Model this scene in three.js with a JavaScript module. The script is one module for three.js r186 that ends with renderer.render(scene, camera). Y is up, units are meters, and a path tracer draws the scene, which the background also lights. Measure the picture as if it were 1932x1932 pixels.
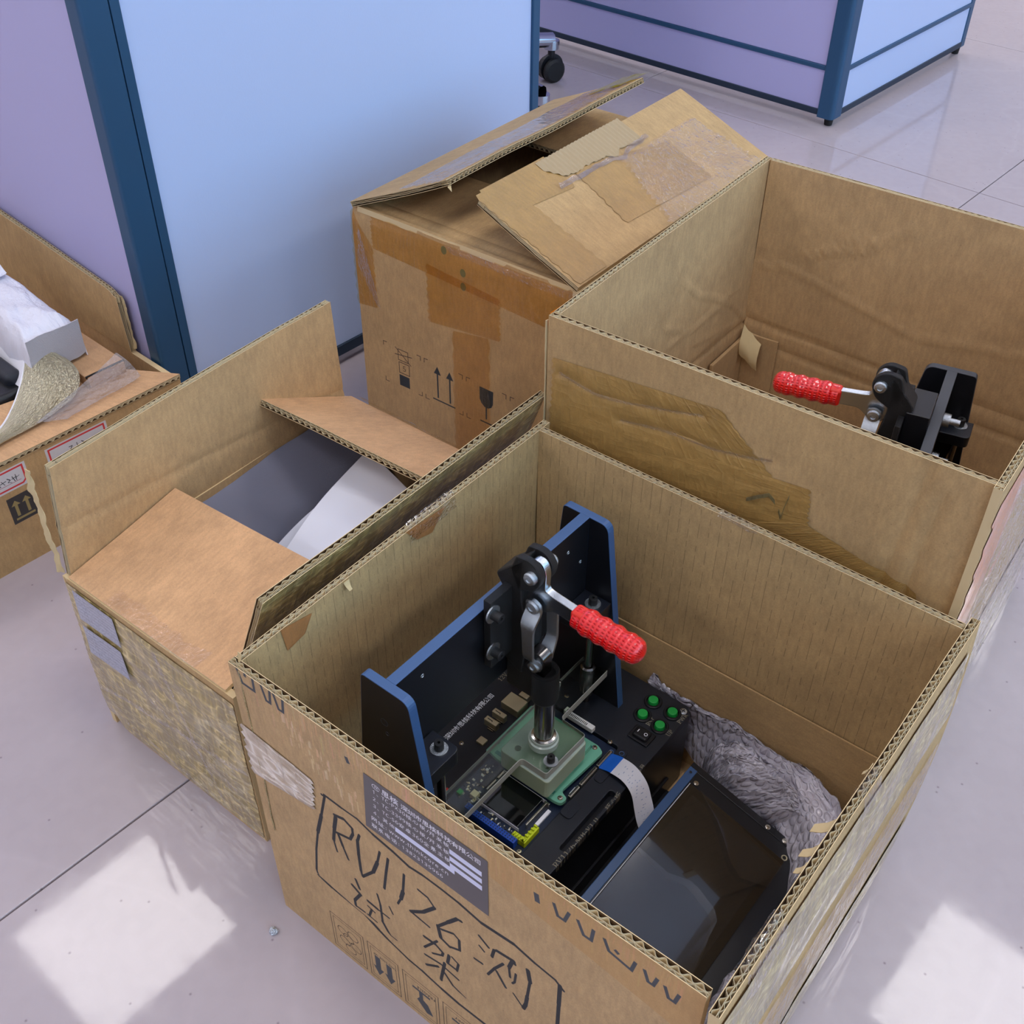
import * as THREE from 'three';
import { mergeGeometries } from 'three/addons/utils/BufferGeometryUtils.js';
import { RoundedBoxGeometry } from 'three/addons/geometries/RoundedBoxGeometry.js';
import { RectAreaLightUniformsLib } from 'three/addons/lights/RectAreaLightUniformsLib.js';

// ───────────────────────── camera, light, exposure ─────────────────────────
const RAD = Math.PI / 180, V = (x, y, z) => new THREE.Vector3(x, y, z);
const scene = new THREE.Scene();
scene.background = new THREE.Color().setRGB(1.3, 2.3, 3.3);   // clear blue daylight, let in by the windows at the right

const renderer = new THREE.WebGLRenderer({ antialias: true });
renderer.toneMapping = THREE.LinearToneMapping;
renderer.toneMappingExposure = 1.08;
renderer.shadowMap.enabled = true;
renderer.shadowMap.type = THREE.PCFSoftShadowMap;
RectAreaLightUniformsLib.init();
const camera = new THREE.PerspectiveCamera(2 * Math.atan(966 / 2116) / RAD, 1, 0.05, 40);
camera.position.set(0, 0.9, 0);
{
  const p = 40.78 * RAD, r = 0.448 * RAD, up = V(0, Math.cos(p), -Math.sin(p));
  camera.up.copy(up.multiplyScalar(Math.cos(r)).add(V(-Math.sin(r), 0, 0)));
  camera.lookAt(0, 0.9 - Math.sin(p), -Math.cos(p));
}
scene.add(camera);

// frames: x runs along the angle, y up, -z is 90 degrees to its left (the depth)
const ROOM = { o: [0, 0], a: 41.68 }, FA = { o: [-0.1946, -0.5161], a: 37.88 }, FX = { o: [-0.1946, -0.5161], a: 38.7 };
const FE = { o: [0.0303, -0.8209], a: 36.1 }, FD = { o: [-0.1889, -1.2105], a: 37.2 }, F2 = { o: [0.5097, -0.8695], a: -154.5 };
const toWorld = (f, x, y, z) => { const c = Math.cos(f.a * RAD), s = Math.sin(f.a * RAD); return V(f.o[0] + x * c - z * s, y, f.o[1] + x * s + z * c); };

// ceiling lamps: 0.6 m square panels in a regular grid, as their mirror images on the floor tiles show
const CEIL = 3.14, LAMP_RADIANCE = 9.0, LAMP_GLOW = 3.0;
const LAMP_TINT = [1, .955, .935];
const LAMP_D = [-3.18, -1.258, 0.664, 2.586, 4.508, 6.43], LAMP_N = [-5.1, -2.555, 0.0135, 2.58];
// ───────────────────────── helpers ─────────────────────────
function rng(seed) { let s = seed >>> 0; return () => { s = (s + 0x6d2b79f5) | 0; let t = Math.imul(s ^ (s >>> 15), 1 | s); t = (t + Math.imul(t ^ (t >>> 7), 61 | t)) ^ t; return ((t ^ (t >>> 14)) >>> 0) / 4294967296; }; }
const hash = (x, y, s) => { let h = Math.imul(x, 374761393) ^ Math.imul(y, 668265263) ^ Math.imul(s + 17, 2147483647 - 1013); h = Math.imul(h ^ (h >>> 13), 1274126177); return ((h ^ (h >>> 16)) >>> 0) / 4294967296; };
function vn(x, y, s = 0, px = 0, py = px) {              // value noise, 0..1, optionally periodic
  const ix = Math.floor(x), iy = Math.floor(y); let fx = x - ix, fy = y - iy; fx = fx * fx * (3 - 2 * fx); fy = fy * fy * (3 - 2 * fy);
  const w = (k, p) => p ? ((k % p) + p) % p : k, x0 = w(ix, px), x1 = w(ix + 1, px), y0 = w(iy, py), y1 = w(iy + 1, py);
  return (hash(x0, y0, s) * (1 - fx) + hash(x1, y0, s) * fx) * (1 - fy) + (hash(x0, y1, s) * (1 - fx) + hash(x1, y1, s) * fx) * fy;
}
const fb = (x, y, s = 0, n = 3) => { let a = 0, k = .5, t = 0; for (let i = 0; i < n; i++) { a += k * vn(x, y, s + i); t += k; x *= 2.03; y *= 2.03; k *= .5; } return a / t * 2 - 1; };
const clamp = THREE.MathUtils.clamp, lerp = THREE.MathUtils.lerp, sm = THREE.MathUtils.smoothstep;

const taken = {};
const numbered = (n) => { const k = taken[n] = (taken[n] ?? -1) + 1; return k ? n + '_' + String(k).padStart(3, '0') : n; };
function tag(o, label, category, group, kind) {
  if (label) o.userData.label = label; if (category) o.userData.category = category;
  if (group) o.userData.group = group; if (kind) o.userData.kind = kind; return o;
}
function thing(name, label, category, frame, p = [0, 0, 0], group) {
  const g = new THREE.Group(); g.name = numbered(name); scene.add(g);
  g.position.copy(toWorld(frame, ...p)); g.rotation.y = -frame.a * RAD;
  return tag(g, label, category, group);
}
function mesh(parent, name, geo, mat, label) {
  const m = new THREE.Mesh(geo, mat); m.name = parent === scene ? numbered(name) : name; m.castShadow = m.receiveShadow = true; parent.add(m);
  if (label) m.userData.label = label; return m;
}
const mv = (g, x, y, z) => g.translate(x, y, z);
const norm = (g) => { const q = g.index ? g.toNonIndexed() : g; for (const k of Object.keys(q.attributes)) if (!['position', 'normal', 'uv'].includes(k)) q.deleteAttribute(k); if (!q.attributes.uv) q.setAttribute('uv', new THREE.BufferAttribute(new Float32Array(q.attributes.position.count * 2), 2)); q.clearGroups(); return q; };
const merge = (...l) => mergeGeometries(l.flat().map(norm));
// box spanning x0..x1, y0..y1, z0..z1 with rounded edges
function rb(x0, x1, y0, y1, z0, z1, r = 0.0008, seg = 2) {
  const w = Math.abs(x1 - x0), h = Math.abs(y1 - y0), d = Math.abs(z1 - z0);
  return mv(new RoundedBoxGeometry(w, h, d, seg, Math.min(r, w * .49, h * .49, d * .49)), (x0 + x1) / 2, (y0 + y1) / 2, (z0 + z1) / 2);
}
function cyl(r, h, x, y, z, r2 = r, n = 32, c = 0.0004) {   // chamfered upright cylinder, y is its base
  return mv(new THREE.LatheGeometry([[0, 0], [r - c, 0], [r, c], [r2, h - c], [r2 - c, h], [0, h]].map((q) => new THREE.Vector2(Math.max(q[0], 0), q[1])), n), x, y, z).toNonIndexed();
}
function flat(g) { g = g.index ? g.toNonIndexed() : g; g.computeVertexNormals(); return g; }
const lathe = (pts, n = 32) => flat(new THREE.LatheGeometry(pts.map((q) => new THREE.Vector2(q[0], q[1])), n));
function tube(pts, r, seg = 40, n = 8) { return new THREE.TubeGeometry(new THREE.CatmullRomCurve3(pts.map((p) => p.isVector3 ? p : V(...p))), seg, r, n, false); }
// outline [[x,y],...] extruded by depth with bevel, placed by matrix
function ext(pts, depth, { bevel = 0.0006, holes = [], curve = 6 } = {}) {
  const s = pts instanceof THREE.Shape ? pts : new THREE.Shape(pts.map((p) => new THREE.Vector2(p[0], p[1])));
  for (const h of holes) { const q = new THREE.Path(); q.absarc(h[0], h[1], h[2], 0, 7, true); s.holes.push(q); }
  return mv(new THREE.ExtrudeGeometry(s, { depth: depth - 2 * bevel, bevelEnabled: bevel > 0, bevelThickness: bevel, bevelSize: bevel, bevelOffset: -bevel, bevelSegments: 2, curveSegments: curve }), 0, 0, bevel);
}
function rshape(pts, rs) {                                // polygon with rounded corners
  const s = new THREE.Shape(), n = pts.length;
  for (let i = 0; i < n; i++) {
    const p = pts[i], a = pts[(i + n - 1) % n], b = pts[(i + 1) % n], r = Array.isArray(rs) ? rs[i] : rs;
    const u = [a[0] - p[0], a[1] - p[1]], w = [b[0] - p[0], b[1] - p[1]], lu = Math.hypot(...u), lw = Math.hypot(...w), k = Math.min(r, lu / 2, lw / 2);
    const A = [p[0] + u[0] / lu * k, p[1] + u[1] / lu * k], B = [p[0] + w[0] / lw * k, p[1] + w[1] / lw * k];
    if (i) s.lineTo(...A); else s.moveTo(...A);
    if (k > 0) s.quadraticCurveTo(p[0], p[1], B[0], B[1]);
  }
  s.closePath(); return s;
}
// orient an extrusion (drawn in x,y with thickness z): 'flat' lies it down (x, -z), 'side' stands it in the (x, y) plane at depth z
const lay = (g) => g.rotateX(-Math.PI / 2);
// parametric sheet of na x nb cells
function grid(na, nb, f, uvf) {
  const p = [], uv = [], ix = [];
  for (let j = 0; j <= nb; j++) for (let i = 0; i <= na; i++) { const a = i / na, b = j / nb, q = f(a, b); p.push(q.x, q.y, q.z); const t = uvf ? uvf(a, b) : [a, b]; uv.push(t[0], t[1]); }
  for (let j = 0; j < nb; j++) for (let i = 0; i < na; i++) { const o = j * (na + 1) + i; ix.push(o, o + 1, o + na + 2, o, o + na + 2, o + na + 1); }
  const g = new THREE.BufferGeometry(); g.setAttribute('position', new THREE.Float32BufferAttribute(p, 3)); g.setAttribute('uv', new THREE.Float32BufferAttribute(uv, 2)); g.setIndex(ix); g.computeVertexNormals(); return g;
}
function shell(na, nb, f, th, uvf) {                      // a sheet with thickness th (a closed slab)
  const top = grid(na, nb, f, uvf), n = top.attributes.normal, p = top.attributes.position, N = p.count;
  const P = [...p.array], U = [...top.attributes.uv.array], I = [...top.index.array];
  for (let i = 0; i < N; i++) { P.push(p.getX(i) - n.getX(i) * th, p.getY(i) - n.getY(i) * th, p.getZ(i) - n.getZ(i) * th); U.push(top.attributes.uv.getX(i), top.attributes.uv.getY(i)); }
  for (let k = 0; k < top.index.count; k += 3) I.push(top.index.getX(k) + N, top.index.getX(k + 2) + N, top.index.getX(k + 1) + N);
  const edge = (list) => { const o = P.length / 3; list.forEach((i) => { for (const s of [0, N]) { P.push(P[(i + s) * 3], P[(i + s) * 3 + 1], P[(i + s) * 3 + 2]); U.push(U[i * 2], U[i * 2 + 1]); } }); for (let k = 0; k + 1 < list.length; k++) { const q = o + k * 2; I.push(q, q + 1, q + 3, q, q + 3, q + 2); } };
  const w = na + 1, range = (m) => [...Array(m).keys()];
  edge(range(w)); edge(range(nb + 1).map((j) => j * w + na)); edge(range(w).map((i) => nb * w + na - i)); edge(range(nb + 1).map((j) => (nb - j) * w));
  const g = new THREE.BufferGeometry(); g.setAttribute('position', new THREE.Float32BufferAttribute(P, 3)); g.setAttribute('uv', new THREE.Float32BufferAttribute(U, 2)); g.setIndex(I); g.computeVertexNormals(); return g;
}

// ───────────────────────── procedural textures ─────────────────────────
function dataTex(n, f, { srgb = false, repeat = [1, 1], m = n } = {}) {
  const d = new Uint8Array(n * m * 4);
  for (let y = 0; y < m; y++) for (let x = 0; x < n; x++) { const c = f(x / n, y / m), o = (y * n + x) * 4; d[o] = clamp(c[0], 0, 255); d[o + 1] = clamp(c[1] ?? c[0], 0, 255); d[o + 2] = clamp(c[2] ?? c[0], 0, 255); d[o + 3] = 255; }
  const t = new THREE.DataTexture(d, n, m); t.wrapS = t.wrapT = THREE.RepeatWrapping; t.magFilter = THREE.LinearFilter; t.minFilter = THREE.LinearMipmapLinearFilter; t.generateMipmaps = true;
  if (srgb) t.colorSpace = THREE.SRGBColorSpace; t.repeat.set(...repeat); t.needsUpdate = true; return t;
}
function canvasTex(w, h, draw, srgb = true) {
  const c = document.createElement('canvas'); c.width = w; c.height = h; draw(c.getContext('2d'), w, h);
  const t = new THREE.CanvasTexture(c); t.magFilter = THREE.LinearFilter; if (srgb) t.colorSpace = THREE.SRGBColorSpace; return t;
}
// kraft paper: long fibres, specks and soft blotches; one tile is 0.3 m
const kraftTone = (u, v, s = 0) => 0.05 * (vn(u * 6, v * 6, 3 + s, 6) - .5) + 0.06 * (vn(u * 24, v * 24, 4 + s, 24) - .5) + 0.07 * (vn(u * 150, v * 40, 5 + s, 150, 40) - .5) + 0.07 * (vn(u * 400, v * 300, 6 + s, 400, 300) - .5) - (hash(Math.floor(u * 500), Math.floor(v * 500), 9 + s) > .9985 ? .16 : 0);
const kraftMap = (r, g, b, lines) => dataTex(768, (u, v) => {
  let k = 1 + kraftTone(u, v);
  if (lines) { const c = u * 32, i = Math.round(c), d = Math.abs(c - i); if (d < .04 && vn(i * 7.3, v * 60, 12, 0) > .42) k *= .72; }
  return [r * k, g * k, b * k];
}, { srgb: true, repeat: [1 / .3, 1 / .3] });
const grainBump = dataTex(512, (u, v) => [128 + 90 * (vn(u * 256, v * 128, 1, 256, 128) - .5) + 60 * (vn(u * 60, v * 60, 2, 60) - .5) + 40 * (vn(u * 8, v * 8, 2, 8) - .5)], { repeat: [1 / .2, 1 / .2] });
const rep = (t, x, y) => { const c = t.clone(); c.repeat.set(x, y); c.needsUpdate = true; return c; };
// stretched film wrinkles: ridged noise drawn out along v
const ridge = (x, y, s, px, py) => 1 - Math.abs(vn(x, y, s, px, py) * 2 - 1);
const wrinkleBump = dataTex(512, (u, v) => [255 * (.55 * ridge(u * 22 + 1.5 * vn(u * 4, v * 4, 8, 4), v * 5, 3, 22, 5) ** 3 + .3 * ridge(u * 9, v * 30, 4, 9, 30) ** 4 + .15 * vn(u * 60, v * 30, 5, 60, 30))], { repeat: [1 / .12, 1 / .12] });
const crumpleBump = dataTex(512, (u, v) => [255 * (.5 * ridge(u * 9 + .6 * vn(u * 5, v * 5, 1, 5), v * 9 + .6 * vn(u * 5, v * 5, 2, 5), 3, 9) ** 2 + .3 * ridge(u * 21, v * 21, 4, 21) ** 2 + .2 * ridge(u * 45, v * 45, 6, 45))], { repeat: [1 / .1, 1 / .1] });

// ───────────────────────── materials ─────────────────────────
const std = (o) => new THREE.MeshStandardMaterial({ side: THREE.DoubleSide, ...o });
const phy = (o) => new THREE.MeshPhysicalMaterial({ side: THREE.DoubleSide, ...o });
const col = (r, g, b) => new THREE.Color().setRGB(r / 255, g / 255, b / 255, THREE.SRGBColorSpace);
const M = {};
const kOut = kraftMap(186, 154, 108), kIn = kraftMap(192, 158, 114), kScore = kraftMap(184, 154, 108, true), kPink = kraftMap(204, 162, 120);
const kraftBump = rep(grainBump, 1 / .2, 1 / .2);
M.kraft = std({ map: kOut, roughness: .82, bumpMap: kraftBump, bumpScale: .0003 });
M.kraftIn = std({ map: kIn, roughness: .85, bumpMap: kraftBump, bumpScale: .0003 });
M.kraftScore = std({ map: kScore, roughness: .85, bumpMap: kraftBump, bumpScale: .0003 });
M.kraftPink = std({ map: kPink, roughness: .8, bumpMap: kraftBump, bumpScale: .0003 });
M.coreShade = std({ color: col(104, 80, 52), roughness: .9 });  // hollows of cut board edges, their shade put into the colour
M.flute = std({ color: col(224, 204, 164), roughness: .9 });
M.linerEdge = std({ color: col(214, 190, 146), roughness: .9 });
M.paperTorn = std({ color: col(206, 184, 140), roughness: .95 });
M.tapeAmber = phy({ map: kraftMap(170, 134, 76), roughness: .5, clearcoat: .8, clearcoatRoughness: .16, bumpMap: wrinkleBump, bumpScale: .0005 });
M.tapeOlive = phy({ map: dataTex(512, (u, v) => { const k = 1 + .22 * (ridge(u * 26, v * 7, 21, 26, 7) ** 3 - .3) + .12 * (vn(u * 5, v * 5, 22, 5) - .5) + .1 * (vn(u * 120, v * 60, 23, 120, 60) - .5), w = ridge(u * 14, v * 40, 24, 14, 40) ** 6; return [158 * k + 60 * w, 138 * k + 58 * w, 86 * k + 50 * w]; }, { srgb: true, repeat: [1 / .16, 1 / .16] }), roughness: .45, clearcoat: 1, clearcoatRoughness: .1, bumpMap: wrinkleBump, bumpScale: .0016 });
M.tapeClear = phy({ color: col(250, 246, 238), roughness: .12, transmission: 1, thickness: 0, ior: 1.5, bumpMap: wrinkleBump, bumpScale: .0012 });
M.tapeClearKraft = phy({ color: col(248, 234, 204), roughness: .14, transmission: 1, thickness: 0, ior: 1.45, bumpMap: wrinkleBump, bumpScale: .0006 });
M.tapeTan = phy({ map: kraftMap(176, 122, 74), roughness: .4, clearcoat: .8, clearcoatRoughness: .1 });
M.tapeOrange = phy({ color: col(240, 130, 14), roughness: .3, clearcoat: 1, clearcoatRoughness: .1, bumpMap: rep(crumpleBump, 14, 14), bumpScale: .0004 });
M.film = phy({ color: col(252, 252, 255), roughness: .06, transmission: 1, thickness: 0, ior: 1.5, bumpMap: rep(crumpleBump, 12, 12), bumpScale: .0025 });
M.white = std({ color: col(232, 232, 240), roughness: .6 });
M.black = phy({ color: col(20, 22, 28), roughness: .34, specularIntensity: .9 });
M.blackEdgeSheen = phy({ color: col(52, 84, 128), roughness: .42, specularIntensity: 1 });  // edges of black plates, blue window reflection put into the colour
M.blackTop = phy({ color: col(18, 24, 36), roughness: .42, bumpMap: rep(grainBump, 12, 12), bumpScale: .00012 });
M.cast = phy({ color: col(14, 14, 17), roughness: .38, bumpMap: rep(grainBump, 50, 50), bumpScale: .0009 });
M.zinc = std({ color: col(196, 204, 212), roughness: .24, metalness: 1, bumpMap: rep(grainBump, 30, 30), bumpScale: .00012 });
M.steel = std({ color: col(176, 174, 170), roughness: .2, metalness: 1 });
M.steelDark = std({ color: col(120, 118, 116), roughness: .22, metalness: 1 });
M.nickel = std({ color: col(206, 200, 186), roughness: .25, metalness: 1 });
M.shellMetal = std({ color: col(205, 196, 164), roughness: .42, metalness: .85 });
M.red = phy({ color: col(226, 10, 18), roughness: .32, clearcoat: .9, clearcoatRoughness: .08, bumpMap: dataTex(256, (u, v) => [255 * Math.max(0, 1 - 2.6 * Math.hypot((u * 1 % 1) - .5, (v * 1 % 1) - .5))], { repeat: [26, 14] }), bumpScale: .0012 });
M.redPlain = phy({ color: col(214, 38, 24), roughness: .38 });
M.green = phy({ color: col(22, 150, 62), roughness: .42 });
M.teal = phy({ color: col(112, 178, 152), roughness: .3, clearcoat: .6 });
M.tealDark = phy({ color: col(52, 128, 118), roughness: .32 });
M.acrylic = phy({ color: col(238, 246, 236), roughness: .05, transmission: 1, thickness: .01, ior: 1.49, attenuationColor: col(196, 214, 190), attenuationDistance: .05 });
M.frost = phy({ color: col(204, 220, 212), roughness: .2, transmission: .4, thickness: 0, ior: 1.49 });
M.cutEdge = phy({ color: col(176, 178, 170), roughness: .5, transmission: .25, thickness: 0 });
M.frostSide = phy({ color: col(192, 206, 180), roughness: .3, transmission: .4, thickness: 0 });
M.greyEdge = phy({ color: col(54, 58, 66), roughness: .45 });
M.bare = std({ color: col(178, 156, 122), roughness: .9 });
M.pcb = phy({ color: col(20, 34, 58), roughness: .4 });
M.chip = std({ color: col(42, 46, 54), roughness: .5 });
M.lcdDark = phy({ color: col(14, 15, 17), roughness: .09, clearcoat: 1, clearcoatRoughness: .03 });
M.blueHeader = std({ color: col(22, 72, 170), roughness: .5 });
M.lime = std({ color: col(198, 214, 28), roughness: .5 });
M.cream = std({ color: col(226, 214, 176), roughness: .5 });
M.ivory = std({ color: col(226, 226, 224), roughness: .5 });
M.ink = std({ color: col(52, 52, 54), roughness: .8 });
M.rubber = std({ color: col(18, 19, 22), roughness: .6 });
// ───────────────────────── corrugated board ─────────────────────────
const T = 0.0066;                                        // double-wall board
// four corners (a runs 0..1 along the bottom, b upwards), seen from the outer side; warp(a, b, x, y) bends it along its normal
function boardSurface(p00, p10, p11, p01, warp) {
  const W = (p10.distanceTo(p00) + p11.distanceTo(p01)) / 2, H = (p01.distanceTo(p00) + p11.distanceTo(p10)) / 2;
  const N0 = p10.clone().sub(p00).cross(p01.clone().sub(p00)).normalize();
  const P = (a, b) => { const q = p00.clone().multiplyScalar((1 - a) * (1 - b)).addScaledVector(p10, a * (1 - b)).addScaledVector(p11, a * b).addScaledVector(p01, (1 - a) * b); return warp ? q.addScaledVector(N0, warp(a, b, a * W, b * H)) : q; };
  const N = (a, b) => { const e = .004, A = P(a + e, b).sub(P(a - e, b)), B = P(a, b + e).sub(P(a, b - e)); return A.cross(B).normalize(); };
  const S = (a, b, off) => P(a, b).addScaledVector(N(a, b), off);
  return { W, H, S, N0 };
}
// creases: list of [[x,y],...] polylines in metres on the panel, with height and half width
function creases(list) {
  return (x, y) => {
    let d = 0;
    for (const c of list) { let m = 1e9; for (let i = 0; i + 1 < c.pts.length; i++) { const [ax, ay] = c.pts[i], [bx, by] = c.pts[i + 1], ux = bx - ax, uy = by - ay, t = clamp(((x - ax) * ux + (y - ay) * uy) / (ux * ux + uy * uy), 0, 1); m = Math.min(m, Math.hypot(x - ax - ux * t, y - ay - uy * t)); } d += c.h * Math.exp(-((m / c.w) ** 2)); }
    return d;
  };
}
function panel(parent, name, corners, { out = M.kraft, inn = M.kraftIn, open = 'top', lines = '', warp, na = 40, nb = 30, seed = 1, th = T, lam = [.0076, .0064], depth = .009, uvOut, crush = .5, label } = {}) {
  const s = boardSurface(...corners, warp), { W, H, S } = s, h = th / 2, li = .0005;
  const P = [[], [], [], []], U = [[], [], [], []], I = [[], [], [], []];
  const face = (k, off, flip) => {
    const o = P[k].length / 3;
    for (let j = 0; j <= nb; j++) for (let i = 0; i <= na; i++) { const a = i / na, b = j / nb, q = S(a, b, off); P[k].push(q.x, q.y, q.z); U[k].push(...(k === 0 && uvOut ? [a, b] : [a * W + seed * .37, b * H + seed * .21])); }
    for (let j = 0; j < nb; j++) for (let i = 0; i < na; i++) { const q = o + j * (na + 1) + i, v = [q, q + 1, q + na + 2, q, q + na + 2, q + na + 1]; if (flip) v.reverse(); I[k].push(...v); }
  };
  face(0, h, false); face(1, -h, true);
  // edges: E(side, t, off, inward depth)
  const E = (side, t, off, d) => side === 'top' ? S(t, 1 - d / H, off) : side === 'bottom' ? S(t, d / H, off) : side === 'right' ? S(1 - d / W, t, off) : S(d / W, t, off);
  const len = { top: W, bottom: W, left: H, right: H }, cut = (open + ' ' + lines).split(' ');
  const strip = (side, n, f0, f1, k = 2) => { const o = P[k].length / 3; for (let i = 0; i <= n; i++) for (const f of [f0, f1]) { const q = f(i / n); P[k].push(q.x, q.y, q.z); U[k].push(i / n * len[side], 0); } for (let i = 0; i < n; i++) { const q = o + i * 2; I[k].push(q, q + 1, q + 3, q, q + 3, q + 2); } };
  for (const side of ['top', 'bottom', 'left', 'right']) {
    const n = side === 'top' || side === 'bottom' ? na : nb;
    if (cut.includes(side)) {
      strip(side, n, (t) => E(side, t, h, 0), (t) => E(side, t, h - li, 0)); strip(side, n, (t) => E(side, t, -h, 0), (t) => E(side, t, li - h, 0));
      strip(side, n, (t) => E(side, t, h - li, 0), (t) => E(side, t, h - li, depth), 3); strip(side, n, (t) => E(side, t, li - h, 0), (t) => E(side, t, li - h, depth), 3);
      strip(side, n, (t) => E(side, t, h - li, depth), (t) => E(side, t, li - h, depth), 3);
    } else strip(side, n, (t) => E(side, t, h, 0), (t) => E(side, t, -h, 0));
  }
    const parts = [0, 1, 2, 3].filter((k) => P[k].length).map((k) => { const q = new THREE.BufferGeometry(); q.setAttribute('position', new THREE.Float32BufferAttribute(P[k], 3)); q.setAttribute('uv', new THREE.Float32BufferAttribute(U[k], 2)); q.setIndex(I[k]); q.computeVertexNormals(); return q; });
  const m = mesh(parent, name, mergeGeometries(parts, true), [out, inn, M.linerEdge, M.coreShade], label);
  // flutes standing in the cut edges: two waves and the liner between them
  const fp = [], fi = [];
  const ribbon = (side, n, off, dep) => {
    const w = .00024, o = fp.length / 3;
    for (let i = 0; i <= n; i++) { const t = i / n, c = off(t), top = .0003 * fb(t * 60, seed, 5, 2) + .0002; for (const [e, d] of [[-w, dep], [-w, top], [w, top], [w, dep]]) { const q = E(side, t, clamp(c + e, -h + .0002, h - .0002), d); fp.push(q.x, q.y, q.z); } }
    for (let i = 0; i < n; i++) for (let k = 0; k < 3; k++) { const q = o + i * 4 + k; fi.push(q, q + 4, q + 5, q, q + 5, q + 1); }
  };
  const wave = (side, lo, hi, L, ph) => { const n = Math.round(len[side] / L * 9), mid = (lo + hi) / 2, am = (hi - lo) / 2 - .0003; ribbon(side, n, (t) => { const x = t * len[side], c = 1 - crush * Math.max(0, fb(x * 9, seed, 31, 2)); return mid + am * c * Math.sin(x / L * 6.2832 + ph + 1.2 * fb(x * 14, seed, 33, 2)); }, depth); };
  for (const side of open.split(' ').filter(Boolean)) { const md = .1 * th; ribbon(side, Math.round(len[side] / .004), (t) => md + .0004 * fb(t * 30, seed, 7, 2), depth); wave(side, md, h - li, lam[1], seed); wave(side, li - h, md, lam[0], seed * 2); }
  for (const side of lines.split(' ').filter(Boolean)) for (const c of [-.17, .1, .32]) ribbon(side, Math.round(len[side] / .006), (t) => th * c + .0008 * fb(t * 12, seed + c * 9, 7, 2), depth * .8);
  if (fi.length) { const q = new THREE.BufferGeometry(); q.setAttribute('position', new THREE.Float32BufferAttribute(fp, 3)); q.setIndex(fi); q.computeVertexNormals(); mesh(m, 'corrugation', q, M.flute); }
  s.mesh = m; s.out = (a, b, off = .0005) => S(a, b, h + off); s.inn = (a, b, off = .0005) => S(a, b, -h - off);
  return s;
}
// a strip of tape lying on a board face: quad of [x,y] metres on that face (counter-clockwise), with jagged short ends
function tape(parent, name, surf, face, quad, mat, { na = 30, nb = 8, lift = .0006, amp = .0004, jag = .0012, seed = 1, freq = 40 } = {}) {
  const q = quad.map(([x, y]) => [x / surf.W, y / surf.H]);
  const at = (s, t) => [0, 1].map((k) => q[0][k] * (1 - s) * (1 - t) + q[1][k] * s * (1 - t) + q[2][k] * s * t + q[3][k] * (1 - s) * t);
  const L = Math.hypot(quad[1][0] - quad[0][0], quad[1][1] - quad[0][1]), Hh = Math.hypot(quad[3][0] - quad[0][0], quad[3][1] - quad[0][1]);
  const g = grid(na, nb, (s, t) => {
    const e = (s === 0 || s === 1) && jag ? (s ? 1 : -1) * jag / Math.max(L, .001) * ((Math.round(t * nb) % 2 ? 1 : -1) + fb(t * 9, seed)) : 0, [a, b] = at(s + e, t);
    const inside = Math.min(s, 1 - s, t, 1 - t) > 1e-6 ? 1 : .3;
    return surf[face](a, b, lift + inside * amp * Math.max(0, .5 + fb(s * L * freq, t * Hh * freq * 2.4, seed + 40, 3)));
  }, (s, t) => [s * L + seed * .13, t * Hh + seed * .07]);
  return mesh(parent, name, g, mat);
}
const wob = (seed, amp = .0018, f = 5) => (a, b, x, y) => amp * fb(x * f, y * f, seed, 2);
// an open-topped carton of four walls and a floor, in its own group; ext = how far walls overrun at corners
const C4 = (x0, y0, z0, x1, y1, z1, x2, y2, z2, x3, y3, z3) => [V(x0, y0, z0), V(x1, y1, z1), V(x2, y2, z2), V(x3, y3, z3)];
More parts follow.
